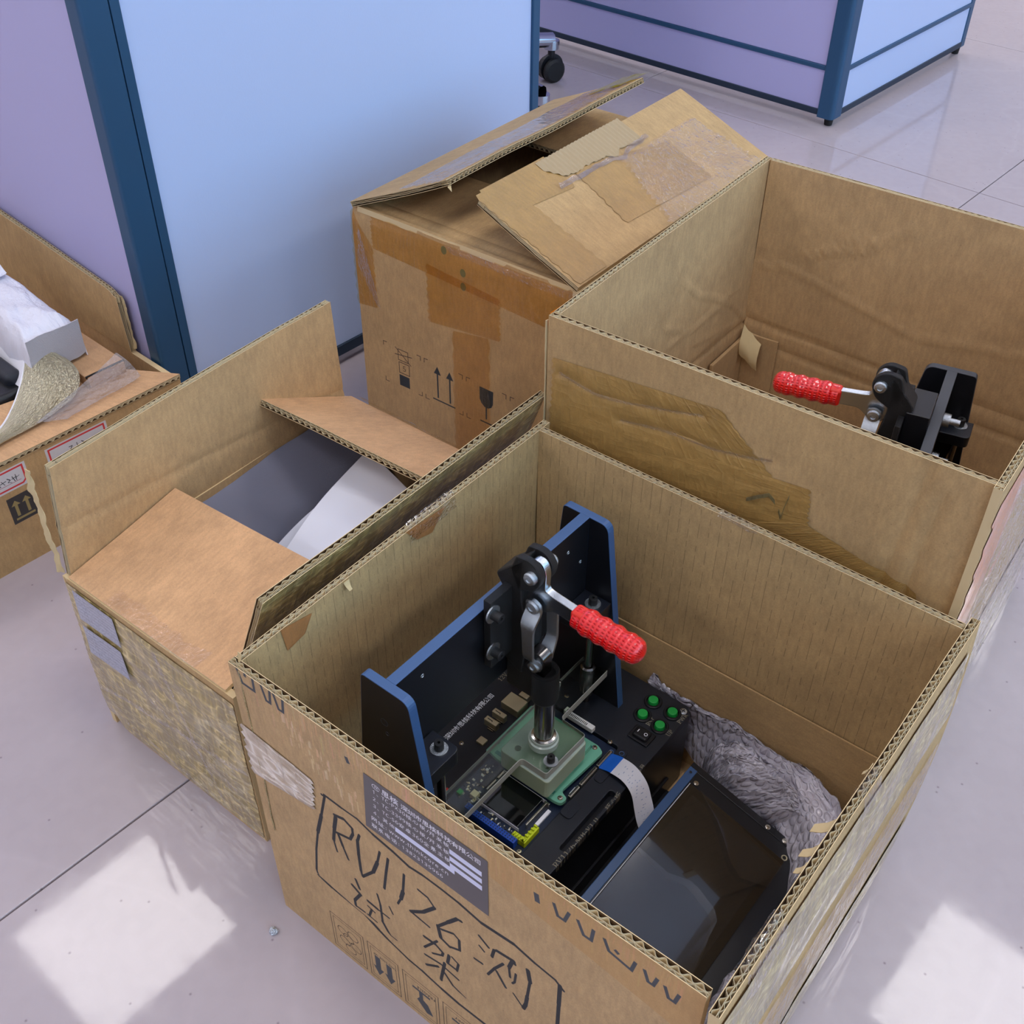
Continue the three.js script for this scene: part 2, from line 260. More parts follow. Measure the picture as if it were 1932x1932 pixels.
// ───────────────────────── lettering ─────────────────────────
// characters that the canvas fonts lack, as pen strokes on a 20 x 20 grid (x right, y down)
const HAN = {
  深: '2,2 5,5|1,8 4,10|1,19 5,13|8,5 8,2 19,2 19,5|11,5 9,8|15,5 18,8|7,11 19,11|13,8 13,19|12,12 7,18|14,12 19,18',
  圳: '1,7 8,7|4,2 4,16|1,17 8,14|11,3 11,10 9,18|15,4 15,16|19,2 19,19', 市: '10,0 10,4|1,5 19,5|4,9 4,16|4,9 16,9 16,15 14,16|10,5 10,19',
  思: '4,2 16,2 16,10 4,10 4,2|4,6 16,6|10,2 10,10|2,14 3,18|7,13 8,18 14,18 15,15|10,12 12,15|16,13 19,17',
  核: '1,6 8,6|4,1 4,19|4,8 1,13|5,9 8,12|13,1 14,3|9,4 19,4|13,5 10,9 15,9|17,8 9,16|19,12 9,19|14,14 19,19',
  科: '7,1 2,4|1,7 9,7|5,4 5,19|5,9 1,14|6,10 9,13|12,3 14,6|11,8 13,10|10,14 19,12|16,1 16,19', 技: '1,5 8,5|5,1 5,17 3,18|1,13 8,10|9,5 19,5|14,1 14,9|10,9 18,9 9,19|11,11 19,19',
  有: '1,5 19,5|9,1 6,9 1,13|6,9 6,19|6,9 16,9 16,18 14,19|6,12 16,12|6,15 16,15', 限: '2,2 2,19|2,2 7,2 5,7 7,11 3,13|10,2 17,2 17,9 10,9|10,5 17,5|10,2 10,18 14,16|18,11 14,13|12,9 19,19',
  公: '7,2 1,10|13,2 19,10|9,9 4,17 15,16|13,13 18,19', 司: '3,3 17,3 17,18 14,18|2,7 13,7|4,11 12,11 12,17 4,17 4,11',
  心: '3,9 1,15|6,6 7,17 15,17 16,13|9,4 12,8|16,7 19,12', 板: '1,6 8,6|4,1 4,19|4,8 1,13|5,9 8,12|18,2 10,4 10,11 8,19|11,8 18,8 10,19|12,10 19,19', 开: '2,3 18,3|1,10 19,10|6,3 6,11 2,19|14,3 14,19',
  发: '5,2 4,7 18,7|10,1 8,9 1,18|8,11 16,11 6,19|8,12 19,19|14,2 17,5', 安: '10,0 10,3|2,7 2,4 18,4 18,7|8,6 5,13 15,19|15,9 12,15 3,19|1,10 19,10', 卓: '10,0 10,6|10,3 17,3|4,6 16,6 16,13 4,13 4,6|4,9 16,9|1,16 19,16|10,13 10,20',
  全: '10,1 1,9|10,1 19,9|4,9 16,9|5,14 15,14|2,19 18,19|10,9 10,19', 景: '5,1 15,1 15,6 5,6 5,1|5,3 15,3|1,8 19,8|5,10 15,10 15,13 5,13 5,10|10,13 10,19 8,19|5,15 2,18|15,15 18,18', 主: '9,0 11,3|3,5 17,5|4,11 16,11|1,18 19,18|10,5 10,18',
  其: '2,4 18,4|6,1 6,14|14,1 14,14|6,8 14,8|6,11 14,11|1,14 19,14|7,16 3,19|13,16 17,19', 他: '6,1 1,10|4,6 4,19|7,9 18,6 17,13 15,12|13,2 13,14|9,5 9,17 18,17 18,14', 网: '2,2 2,19|2,2 18,2 18,18 16,18|9,5 4,14|5,7 9,13|15,5 10,14|11,7 15,13',
  址: '1,7 8,7|4,2 4,16|1,17 8,14|14,1 14,18|14,8 19,8|10,7 10,18|8,18 20,18', 联: '1,2 9,2|3,2 3,15|7,2 7,19|3,6 7,6|3,10 7,10|1,15 9,13|12,1 13,4|18,1 16,4|10,6 19,6|9,11 20,11|15,6 14,12 9,19|15,12 19,19',
  系: '16,1 4,3|9,3 4,7 13,7|14,5 5,12 16,11|14,9 17,12|10,11 10,19 8,19|5,14 2,18|14,14 18,18', 电: '3,4 16,4 16,14 3,14 3,4|3,9 16,9|10,0 10,18 18,18 18,15', 话: '3,1 5,4|1,7 5,7 5,17 8,14|18,1 9,3|8,7 20,7|14,2 14,12|10,12 18,12 18,19 10,19 10,12',
  治: '2,2 5,5|1,8 4,10|1,19 5,13|12,1 8,8 17,7|15,4 18,9|9,11 18,11 18,18 9,18 9,11', 具: '5,1 15,1 15,12 5,12 5,1|5,5 15,5|5,8 15,8|1,14 19,14|6,15 2,19|14,15 18,19', '、': '3,14 7,18', '：': '4,7 5,8|4,15 5,16',
};
// draws mixed text; size is the em height; returns the width
function write(ctx, text, x, y, size, { color = '#eee', font = 'sans-serif', weight = .085, gap = 1.06, latin = .95, bold = '' } = {}) {
  ctx.save(); ctx.strokeStyle = ctx.fillStyle = color; ctx.lineWidth = size * weight; ctx.lineCap = 'square'; ctx.textBaseline = 'alphabetic'; ctx.font = bold + ' ' + size * latin + 'px ' + font;
  let cx = x;
  for (const ch of text) {
    const s = HAN[ch];
    if (s) { for (const st of s.split('|')) { ctx.beginPath(); st.split(' ').forEach((p, i) => { const [a, b] = p.split(',').map(Number), X = cx + a / 20 * size, Y = y + b / 20 * size; if (i) ctx.lineTo(X, Y); else ctx.moveTo(X, Y); }); ctx.stroke(); } cx += size * (ch === '、' || ch === '：' ? .7 : gap); }
    else { ctx.fillText(ch, cx, y + size * .86); cx += ctx.measureText(ch).width * (gap > 1.1 ? 1.12 : 1.0); }
  }
  ctx.restore(); return cx - x;
}
function kraftCanvas(ctx, w, h, r, g, b, mm) {              // mm = pixels per metre
  const im = ctx.createImageData(w, h);
  for (let y = 0; y < h; y++) for (let x = 0; x < w; x++) { const k = 1 + kraftTone(x / mm / .3, y / mm / .3), o = (y * w + x) * 4; im.data[o] = r * k; im.data[o + 1] = g * k; im.data[o + 2] = b * k; im.data[o + 3] = 255; }
  ctx.putImageData(im, 0, 0);
}
// marker strokes "x,y x,y" in millimetres
function strokes(ctx, list, X, Y, width, color) {
  ctx.strokeStyle = color; ctx.lineJoin = ctx.lineCap = 'round';
  list.forEach((s, n) => { const p = s.split(' ').map((q) => q.split(',').map(Number)); for (let i = 0; i + 1 < p.length; i++) { ctx.lineWidth = width * (.62 + .6 * vn(i * 1.7, n * 3.1, 77)) * (i + 2 >= p.length ? .8 : 1); ctx.beginPath(); ctx.moveTo(X(p[i][0]), Y(p[i][1])); ctx.lineTo(X(p[i + 1][0]), Y(p[i + 1][1])); ctx.stroke(); } });
}
const poly = (ctx, X, Y, s, fill) => { ctx.beginPath(); s.split(' ').forEach((q, i) => { const [a, b] = q.split(',').map(Number); if (i) ctx.lineTo(X(a), Y(b)); else ctx.moveTo(X(a), Y(b)); }); ctx.closePath(); ctx.fillStyle = fill; ctx.fill(); };
// ───────────────────────── the room ─────────────────────────
const struct = (name, geo, mat, parent = scene) => { const m = mesh(parent, name, geo, mat); if (parent === scene) m.userData.kind = 'structure'; return m; };
const roomMesh = (m) => { m.rotation.y = -ROOM.a * RAD; return m; };
const N0 = -6.6, N1 = 3.5, D0 = -4.6, D1 = 8.2;           // the room's extent along n and d (z = -d)
{
  // polished tiles 0.8 m square, joints along n and d
  const marble = (s) => dataTex(512, (u, v) => {
    const q = 3 * (vn(u * 5, v * 5, s, 5) - .5) + 2.5 * (vn(u * 17, v * 17, s + 1, 17) - .5) + 3 * (vn(u * 90, v * 90, s + 2, 90) - .5), w = ridge(u * 4 + .9 * vn(u * 6, v * 6, s + 3, 6), v * 3 + .9 * vn(u * 5, v * 5, s + 4, 5), s + 5, 4, 3) ** 30 * 3, speck = hash(Math.floor(u * 512), Math.floor(v * 512), s) > .9993 ? -50 : 0;
    return [182 + q + w + speck, 171 + q + w + speck, 176 + q + w + speck];
  }, { srgb: true });
  const wear = dataTex(1024, (u, v) => {
    let k = 4 + 8 * vn(u * 300, v * 300, 61, 300) + 10 * (vn(u * 70, v * 70, 62, 70) ** 2) + 5 * vn(u * 14, v * 14, 63, 14);
    return [k];
  });
  const micro = canvasTex(1024, 1024, (ctx, w) => {
    const im = ctx.createImageData(w, w); for (let i = 0; i < w * w; i++) { const x = i % w, y = (i / w) | 0, k = 128 + 40 * (vn(x / 3.1, y / 3.1, 71) - .5) + 60 * (vn(x / 9, y / 9, 72) - .5); im.data.set([k, k, k, 255], i * 4); } ctx.putImageData(im, 0, 0);
    const r = rng(5); ctx.strokeStyle = 'rgba(20,20,20,.5)'; for (let i = 0; i < 34; i++) { const x = r() * w, y = r() * w, a = r() * 6.28, l = 30 + r() * 380; ctx.lineWidth = .6 + r() * 1.3; ctx.beginPath(); ctx.moveTo(x, y); ctx.quadraticCurveTo(x + Math.cos(a) * l * .5 + r() * 30, y + Math.sin(a) * l * .5, x + Math.cos(a) * l, y + Math.sin(a) * l); ctx.stroke(); }
  }, false);
  const mats = [1, 2, 3].map((s) => phy({ map: marble(s * 11), roughness: .26, roughnessMap: wear, bumpMap: micro, bumpScale: .000012, specularIntensity: .6, ior: 1.5 }));
  mats.forEach((m) => { m.roughness = 1; });
  const floor = roomMesh(struct('floor', rb(N0 - .2, N1 + .2, -.12, -.004, -D1 - .2, -D0 + .2, .001), std({ color: col(128, 122, 124), roughness: .9 })));
  const tileG = rb(.0009, .7991, -.0045, 0, -.7991, -.0009, .0012, 1);
  { const p = tileG.attributes.position, uv = new Float32Array(p.count * 2); for (let i = 0; i < p.count; i++) { uv[i * 2] = p.getX(i) / .8; uv[i * 2 + 1] = -p.getZ(i) / .8; } tileG.setAttribute('uv', new THREE.BufferAttribute(uv, 2)); }
  let k = 0;
  for (let n = -.66 - .8 * 7; n < N1; n += .8) for (let d = 2.03 - .8 * 8; d < D1; d += .8) {
    if (n < -4 || n > 3 || d > 6 || d < -2.4) continue;
    const m = mesh(floor, 'tile', tileG, mats[(k * 7 + (k >> 2)) % 3]); k++; m.position.set(n, 0, -d);
  }
  const far = [[N0, -3.86, D0, D1], [3.34, N1, D0, D1], [-3.86, 3.34, D0, -1.97], [-3.86, 3.34, 6.03, D1]].map(([a, b, c, d]) => { const g = rb(a, b, -.0045, 0, -d, -c, .001, 1), p = g.attributes.position, uv = new Float32Array(p.count * 2); for (let i = 0; i < p.count; i++) { uv[i * 2] = p.getX(i) / .8; uv[i * 2 + 1] = -p.getZ(i) / .8; } return g.setAttribute('uv', new THREE.BufferAttribute(uv, 2)); });
  mesh(floor, 'far_tiles', merge(far), mats[0]).userData.kind = 'stuff';

  const wallM = std({ color: col(222, 220, 228), roughness: .8 }), ceilM = std({ color: col(236, 236, 240), roughness: .9 });
  roomMesh(struct('wall_left', rb(N0 - .2, N0, 0, CEIL, -D1, -D0, .002), wallM));
  const wd0 = -2.2, wd1 = 5.4, wy0 = .85, wy1 = 2.75, wr = roomMesh(struct('wall_right', merge(rb(N1, N1 + .2, 0, wy0, -D1, -D0, .002), rb(N1, N1 + .2, wy1, CEIL, -D1, -D0, .002), rb(N1, N1 + .2, wy0, wy1, -D1, -wd1, .002), rb(N1, N1 + .2, wy0, wy1, -wd0, -D0, .002)), wallM));
  const win = roomMesh(struct('window_1', merge(rb(N1 + .05, N1 + .11, wy0, wy0 + .06, -wd1, -wd0, .004), rb(N1 + .05, N1 + .11, wy1 - .06, wy1, -wd1, -wd0, .004), ...[0, 1, 2, 3, 4, 5].map((i) => rb(N1 + .055, N1 + .105, wy0, wy1, -wd0 - .06 - i * 1.508, -wd0 - i * 1.508, .004))), std({ color: col(210, 212, 216), roughness: .4 })));
  for (let i = 0; i < 5; i++) mesh(win, 'pane', rb(N1 + .078, N1 + .082, wy0 + .06, wy1 - .06, -wd0 - 1.508 - i * 1.508, -wd0 - .06 - i * 1.508, .0005, 1), phy({ color: col(250, 252, 252), roughness: 0, transmission: 1, thickness: 0, ior: 1.45 }));
  roomMesh(struct('wall_back', rb(N0 - .2, N1 + .2, 0, CEIL, -D1 - .2, -D1, .002), wallM));
  roomMesh(struct('wall_front', rb(N0 - .2, N1 + .2, 0, CEIL, -D0, -D0 + .2, .002), wallM));
  roomMesh(struct('ceiling', rb(N0 - .2, N1 + .2, CEIL, CEIL + .2, -D1 - .2, -D0 + .2, .002), ceilM));
  // lamps
  const frameM = std({ color: col(240, 240, 242), roughness: .5 }), glowM = std({ color: col(250, 250, 255), emissive: new THREE.Color(...LAMP_TINT), emissiveIntensity: LAMP_GLOW });
  const frameG = merge(rb(-.31, .31, -.012, 0, -.31, -.298, .002), rb(-.31, .31, -.012, 0, .298, .31, .002), rb(-.31, -.298, -.012, 0, -.31, .31, .002), rb(.298, .31, -.012, 0, -.31, .31, .002)), diffG = rb(-.298, .298, -.008, 0, -.298, .298, .001, 1);
  for (const d of LAMP_D) for (const n of LAMP_N) {
    const t = thing('ceiling_lamp', 'square white LED panel lamp set flush in the ceiling', 'lamp', ROOM, [n, CEIL - .001, -d], 'LED panel lamps in a grid on the ceiling');
    mesh(t, 'frame', frameG, frameM); mesh(t, 'diffuser', diffG, glowM);
    const l = new THREE.RectAreaLight(new THREE.Color(...LAMP_TINT), LAMP_RADIANCE, .596, .596); l.position.set(0, -.013, 0); l.rotation.x = -Math.PI / 2; t.add(l);
  }
}

// ───────────────────────── screens of the office cubicles ─────────────────────────
const laminate = std({ color: col(186, 204, 242), roughness: .34, bumpMap: rep(grainBump, 9, 9), bumpScale: .00008 }), laminate2 = std({ color: col(186, 184, 230), roughness: .36, bumpMap: rep(grainBump, 9, 9), bumpScale: .00008 });  // second, lilac copy: sides turned from the window, lost daylight put into colour
const alu = std({ color: col(44, 86, 122), roughness: .36, metalness: .25 }), aluDark = std({ color: col(28, 46, 66), roughness: .5 });
{
  const t = thing('cubicle_screen', 'blue white laminate partition with a dark steel blue corner post standing behind the boxes', 'partition', ROOM, [-1.09, 0, -.57]);
  // local: x = n + 1.09, z = -(d - .57)
  const z = (d) => -(d - .57), H = 1.2;
  mesh(t, 'panel', rb(-.034, -.004, .03, H, z(1.262), z(.617), .001), laminate, 'broad blue white panel right of the post');
  mesh(t, 'panel', rb(-1.5, -.0235, .03, H, z(.606), z(.581), .001), laminate2, 'panel left of the post, its weaker daylight put into the lilac colour');
  const post = mesh(t, 'post', merge(lay(ext(rshape([[-.024, .007], [0, .007], [0, .0405], [-.024, .0405]], [.001, .005, .001, .001]), H + .01, { bevel: .0005 })), rb(-.024, -.0004, 0, H + .01, -.0535, -.042, .0012)), alu, 'steel blue post with a groove');
  mesh(post, 'groove', rb(-.022, -.004, .005, H, -.0426, -.0402, .0002), M.rubber);
  mesh(t, 'end_trim', rb(-.04, .0, .0, H + .004, z(1.277), z(1.262), .0015), alu);
  mesh(t, 'bottom_rail', rb(-.037, -.0005, .018, .034, z(1.263), z(.626), .001), aluDark);
  mesh(t, 'bottom_rail', rb(-1.5, -.0245, .018, .034, z(.608), z(.579), .001), aluDark);
  for (const d of [.66, 1.22]) mesh(t, 'foot', cyl(.012, .02, -.02, 0, z(d)), M.rubber);
  mesh(t, 'foot', cyl(.012, .02, -1.3, 0, z(.59)), M.rubber);
}
{
  const t = thing('desk_screen', 'blue white desk partition with steel blue rails and corner post in the far background', 'partition', ROOM, [-1.03, 0, -2.125]);
  const H = 1.1, side = (x0, x1, z0, z1, along) => {
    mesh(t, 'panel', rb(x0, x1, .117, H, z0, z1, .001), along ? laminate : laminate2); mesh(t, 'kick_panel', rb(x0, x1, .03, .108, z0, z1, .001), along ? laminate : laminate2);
    for (const [a, b] of [[.108, .117], [.019, .031]]) mesh(t, a > .05 ? 'rail' : 'bottom_rail', rb(x0 - .003, x1 + .003, a, b, z0 - (along ? 0 : .003), z1 + (along ? 0 : .003), .001), a > .05 ? alu : aluDark);
  };
  side(-1.3, -.019, -.01, .012, false); side(-.012, .012, -.575, -.019, true);
  const post = lay(ext(rshape([[-.02, -.02], [.016, -.02], [.016, .02], [-.02, .02]], [.004, .012, .004, .004]), H + .006, { bevel: .0005 })).translate(0, .017, 0);
  mesh(t, 'post', post, alu); mesh(t, 'end_post', rb(-.014, .014, .017, H + .006, -.596, -.575, .003), alu);
  mesh(t, 'foot', cyl(.008, .018, .0, 0, .0, .01), M.rubber); mesh(t, 'foot', cyl(.008, .018, .0, 0, -.585, .01), M.rubber); mesh(t, 'foot', cyl(.008, .018, -1.25, 0, 0, .01), M.rubber);
}
// office chair behind the screen: only a castor and two legs of its star base show
{
  const t = thing('office_chair', 'chrome star base of an office chair with a black castor, half hidden behind the partition', 'chair', ROOM, [-1.69, 0, -1.668]);
  const chrome = std({ color: col(190, 196, 208), roughness: .16, metalness: 1 });
  for (let i = 0; i < 5; i++) {
    const a = -1.27 + i * 1.2566, c = Math.cos(a), s = Math.sin(a), R = .27;
    mesh(t, 'leg', merge(tube([[.03 * c, .12, .03 * s], [.15 * c, .104, .15 * s], [R * c, .088, R * s]], .016, 12, 10), cyl(.017, .018, R * c, .07, R * s)), chrome);
    const w = mesh(t, 'castor', merge([-1, 1].map((k) => { const g = lathe([[0, -.008], [.02, -.008], [.0255, -.004], [.0255, .004], [.02, .008], [0, .008]], 24); g.rotateX(Math.PI / 2); g.translate(0, 0, k * .0125); g.rotateY(-a); return g.translate(R * c, .0258, R * s); })), M.rubber);
    mesh(w, 'hood', merge([lathe([[.0001, -.0042], [.029, -.0042], [.029, .0042], [.0001, .0042]], 24).rotateX(Math.PI / 2).rotateY(-a).translate(R * c, .030, R * s), cyl(.008, .03, R * c, .045, R * s)]), M.black);
  }
  mesh(t, 'column', merge(cyl(.035, .05, 0, .095, 0), cyl(.02, .24, 0, .14, 0)), chrome);
  mesh(t, 'seat', rb(-.2, .2, .38, .45, -.2, .2, .03, 4), M.rubber);
  mesh(t, 'backrest', rb(-.2, .2, .52, 1.0, -.24, -.2, .015, 4), M.rubber); mesh(t, 'back_bar', rb(-.03, .03, .4, .6, -.215, -.2, .004), M.rubber);
}
// ───────────────────────── nearest open carton ─────────────────────────
const t2 = T / 2;
// walls of an upright carton of width W (x), depth S (-z), height H
function walls(g, W, S, H, o) {
  const side = (n, q) => panel(g, n, q.c, q.o);
  const F = side('front_panel', { c: C4(0 + (o.f0 ?? 0), 0, -t2, W + (o.f1 ?? 0), 0, -t2, W + (o.f1 ?? 0), H, -t2, (o.f0 ?? 0), H, -t2), o: { seed: 11, ...o.front } });
  const L = side('side_panel', { c: C4(t2, 0, -S + (o.l1 ?? 0), t2, 0, (o.l0 ?? -T), t2, H, (o.l0 ?? -T), t2, H, -S + (o.l1 ?? 0)), o: { seed: 12, ...o.left } });
  const B = side('back_panel', { c: C4(W - T + (o.b1 ?? 0), 0, -S + t2, T + (o.b0 ?? 0), 0, -S + t2, T + (o.b0 ?? 0), H, -S + t2, W - T + (o.b1 ?? 0), H, -S + t2), o: { seed: 13, ...o.back } });
  const R = side('side_panel', { c: C4(W - t2 + (o.rx ?? 0), 0, (o.r0 ?? 0), W - t2 + (o.rx ?? 0), 0, -S + (o.r1 ?? 0), W - t2, H, -S + (o.r1 ?? 0), W - t2, H, (o.r0 ?? 0)), o: { seed: 14, ...o.right } });
  mesh(g, 'bottom_panel', rb(T, W - T, .0005, .006, -S + T, -T, .0005, 1), o.floorM ?? M.kraftIn);
  return { F, L, B, R };
}
const HAND = ['81,232 84,232 76,202 68,174 62,146 57,112 58,106', '84,234 101,234 117,235 132,230 151,227 166,223 179,225 195,225 211,224 231,220 259,224 276,220 293,218 300,212', '297,215 297,190 297,160 296,130', '57,103 71,101 88,100 106,97 123,92 155,83 169,82 189,78 206,76 240,77 280,80', '93,215 89,197 86,180 88,167', '92,217 102,221 110,217 110,210 106,200 90,194', '93,193 96,181 100,168', '117,215 114,205 113,185 113,165 114,159 127,178 133,196 137,213', '145,212 141,190 137,166', '160,207 157,182 154,170 150,159', '173,201 182,200 188,193 176,175 163,162 172,161 181,160', '213,202 209,201 200,187 190,171 192,157 200,154 210,160 210,174 205,177 193,170', '105,146 108,136', '100,133 108,128 100,112 100,104 110,105', '116,127 126,126 138,126', '115,119 122,117', '119,118 115,105', '113,105 123,104', '128,149 130,137 130,112 137,99 143,99', '140,144 143,137', '175,140 186,141 193,137 192,132 182,124', '188,148 174,124', '199,140 197,127 206,127', '202,141 208,138 206,126', '174,113 190,117 207,114', '174,98 187,110', '194,123 191,105 188,89', '193,108 201,98 213,94', '229,201 237,195', '229,188 233,185', '224,165 231,166', '240,186 242,197 245,199 259,202 260,199', '258,201 255,189 256,177', '250,188 242,172 236,157', '244,171 252,158', '261,187 260,175 258,171', '271,204 273,191 271,168 270,156 268,148 259,158'];
{
  const W = .392, S = .353, H = .317, mm = 5.2;
  const front = canvasTex(2038, 1648, (ctx, w, h) => {
    kraftCanvas(ctx, w, h, 186, 154, 112, mm * 1000);
    const X = (x) => x * mm, Y = (y) => h - y * mm, r = rng(8), ink = 'rgb(74,76,82)';
    // torn paper fibres under the rim, where old tape was pulled away
    for (let i = 0; i < 520; i++) { const x = 15 + r() * 370, y = 317 - r() * r() * (x < 122 ? 48 : 26), l = 3 + r() * 16; if (x > 122 && x < 232 && y < 300) continue; ctx.strokeStyle = `rgba(${196 + r() * 36},${152 + r() * 36},${112 + r() * 34},${.12 + r() * .3})`; ctx.lineWidth = 1 + r() * 7; ctx.beginPath(); ctx.moveTo(X(x), Y(y)); ctx.lineTo(X(x + 2 * r() - 1), Y(y - l)); ctx.stroke(); }
    for (let i = 0; i < 60; i++) { const x = 50 + r() * 70, y = 305 - (x - 50) * .45 - r() * 26; ctx.fillStyle = `rgba(${214 + r() * 20},${184 + r() * 20},${150 + r() * 20},.5)`; ctx.fillRect(X(x), Y(y), 2 + r() * 9, 8 + r() * 60); }
    ctx.fillStyle = 'rgba(186,140,84,.45)'; ctx.beginPath(); ctx.moveTo(X(235), Y(317)); ctx.lineTo(X(392), Y(317)); ctx.lineTo(X(392), Y(262)); ctx.lineTo(X(240), Y(284)); ctx.fill();
    // cut-off row of upside-down capitals along the rim
    const L = (s, lw = 2.6) => { ctx.strokeStyle = ink; ctx.lineWidth = lw * mm; ctx.lineCap = 'butt'; ctx.lineJoin = 'miter'; ctx.beginPath(); s.split(' ').forEach((q, i) => { const [a, b] = q.split(',').map(Number); if (i) ctx.lineTo(X(a), Y(b)); else ctx.moveTo(X(a), Y(b)); }); ctx.stroke(); };
    L('9,317 12.5,303.5 25,303.5 25.5,317'); L('17,313 17.6,317'); L('34,317 37,302.5 41,302.5 43,317'); L('46.5,317 49.5,302.5 54,302.5 56,317'); L('115,303 116.8,297', 3.4);
    L('275.5,302 276.8,293', 4); L('288.5,305 292,294 297,294 300,306'); L('306,305 311,293 316.5,293 317.5,306'); L('325,305 329,295 345,291.6 347,303'); L('335,301 333.4,298.6', 3.6); L('353,302 356.5,292 360,292 362,302'); L('367,300 370.5,290 374.6,290 376.6,301');
    // upside-down shipping marks near the floor
    const box = (s, lw) => { ctx.strokeStyle = 'rgb(64,52,44)'; ctx.lineWidth = lw * mm; ctx.beginPath(); s.split(' ').forEach((q, i) => { const [a, b] = q.split(',').map(Number); if (i) ctx.lineTo(X(a), Y(b)); else ctx.moveTo(X(a), Y(b)); }); ctx.closePath(); ctx.stroke(); };
    for (const [x0, x1] of [[64, 102], [107, 141], [146, 184], [189, 227]]) { box(`${x0},58 ${x1},58 ${x1},6 ${x0},6`, .7); box(`${x0 + 3},54 ${x1 - 3},54 ${x1 - 3},10 ${x0 + 3},10`, .5); }
    ctx.lineWidth = .7 * mm; for (const [x, y] of [[77, 40], [89, 43], [78, 26], [91, 27], [83, 34], [84, 18]]) { ctx.beginPath(); ctx.ellipse(X(x), Y(y), 6 * mm, 5 * mm, .4, 0, 7); ctx.stroke(); }
    const up = (str, x, y, s) => { ctx.save(); ctx.translate(X(x), Y(y)); ctx.rotate(Math.PI); ctx.font = `bold ${s * mm}px sans-serif`; ctx.fillStyle = 'rgb(66,56,50)'; ctx.fillText(str, 0, 0); ctx.restore(); };
    up('THIS SIDE UP', 139, 48, 4.2); up('FRAGILE', 181, 50, 5); up('KEEP DRY', 224, 50, 5);
    for (const x of [117, 130]) poly(ctx, X, Y, `${x - 3},44 ${x + 3},44 ${x + 3},26 ${x + 6},26 ${x},14 ${x - 6},26 ${x - 3},26`, ink);
    poly(ctx, X, Y, '156,45 175,45 175,42 167,42 167,33 172,30 177,17 170,15 160,27 163,33 163,42 156,42', ink);
    poly(ctx, X, Y, '198,44 218,44 218,41 198,41', ink); poly(ctx, X, Y, '200,36 216,36 208,20', ink);
    strokes(ctx, HAND, X, Y, 3.3 * mm, 'rgb(46,46,50)');
  });
  const sticker = canvasTex(1620, 980, (ctx, w, h) => {
    const k = 15, X = (x) => (x - 123) * k, Y = (y) => (300 - y) * k, n = rng(3);
    ctx.fillStyle = 'rgb(70,66,70)'; ctx.fillRect(0, 0, w, h);
    for (let i = 0; i < 5000; i++) { const g = 62 + n() * 16; ctx.fillStyle = `rgba(${g},${g - 3},${g + 1},.5)`; ctx.fillRect(n() * w, n() * h, 3, 3); }
    const wt = 'rgb(226,226,236)';
    ctx.strokeStyle = wt; ctx.lineWidth = 8; ctx.beginPath(); ctx.ellipse(X(134.5), Y(292.5), 52, 38, .1, .5, 6.1); ctx.stroke();
    write(ctx, 'TC', X(132.8), Y(295), 62, { color: wt, bold: 'bold', latin: .8 });
    write(ctx, '思核', X(139.5), Y(296.5), 110, { color: wt, weight: .1 }); write(ctx, '深圳市思核科技有限公司', X(157), Y(295.6), 92, { color: wt, weight: .1, gap: 1.02 });
    ['1、 TC-PX30核心板/开发板', '2、 TC-3399核心板/开发板', '3、 TC-S6安卓360全景主板', '4、 其他：'].forEach((s, i) => write(ctx, s, X(131), Y(288 - i * 8.6), 76, { color: wt, gap: 1.2, latin: 1.05 }));
    write(ctx, '网址：www.thinkcore.cn', X(128.6), Y(253.5), 84, { color: wt, weight: .09, gap: 1.12, latin: 1.05 }); write(ctx, '联系电话：13823135966', X(128.6), Y(244.6), 80, { color: wt, weight: .09, gap: 1.12, latin: 1.02 });
    ctx.fillStyle = 'rgb(218,222,250)'; const bar = (x0, x1, y) => ctx.fillRect(X(x0), Y(y), (x1 - x0) * k, 5.4 * k); bar(199, 226, 283); bar(199, 226, 274.6); bar(199, 226, 266.2); bar(151, 203, 261.4);
  });
  const g = thing('cardboard_box', 'nearest open cardboard box with the handwritten RV1126 on its front and a black sticker', 'box', FA);
  const sleeveF = (x, y) => .0018 * Math.exp(-(((y - .12) / .004) ** 2));
  const p = walls(g, W, S, H, {
    front: { out: phy({ map: front, roughness: .8, bumpMap: rep(grainBump, 2, 1.6), bumpScale: .0003 }), inn: M.kraftScore, uvOut: true, na: 80, nb: 50, warp: (a, b, x, y) => .0016 * fb(x * 5, y * 5, 3, 2) * b - .0012 * Math.exp(-(((y - .105 + x * .08) / .003) ** 2)) },
    left: { inn: M.kraftScore, na: 50, warp: wob(4, .0022) }, back: { inn: M.kraftScore, na: 70, nb: 40, warp: (a, b, x, y) => .0018 * fb(x * 5, y * 4, 9, 2) * b }, right: { inn: M.kraftScore, na: 60, nb: 30, warp: (a, b, x, y) => .003 * fb(x * 4, y * 4, 6, 2) * b + .006 * Math.sin(Math.PI * b) },
    f1: -.012, l1: -.008, r1: -.008, r0: .006,
  });
  tape(g, 'sticker', p.F, 'out', [[.1228, .2366], [.2308, .2365], [.2308, .2995], [.1272, .3]], phy({ map: sticker, roughness: .34, clearcoat: .4, clearcoatRoughness: .2 }), { na: 12, nb: 8, amp: .0001, jag: 0, lift: .0004 }).geometry.attributes.uv.array.forEach((v, i, arr) => { const k = i >> 1, a = (k % 13) / 12, b = Math.floor(k / 13) / 8; arr[i] = i % 2 ? b : a; });
  const tc = M.tapeClear;
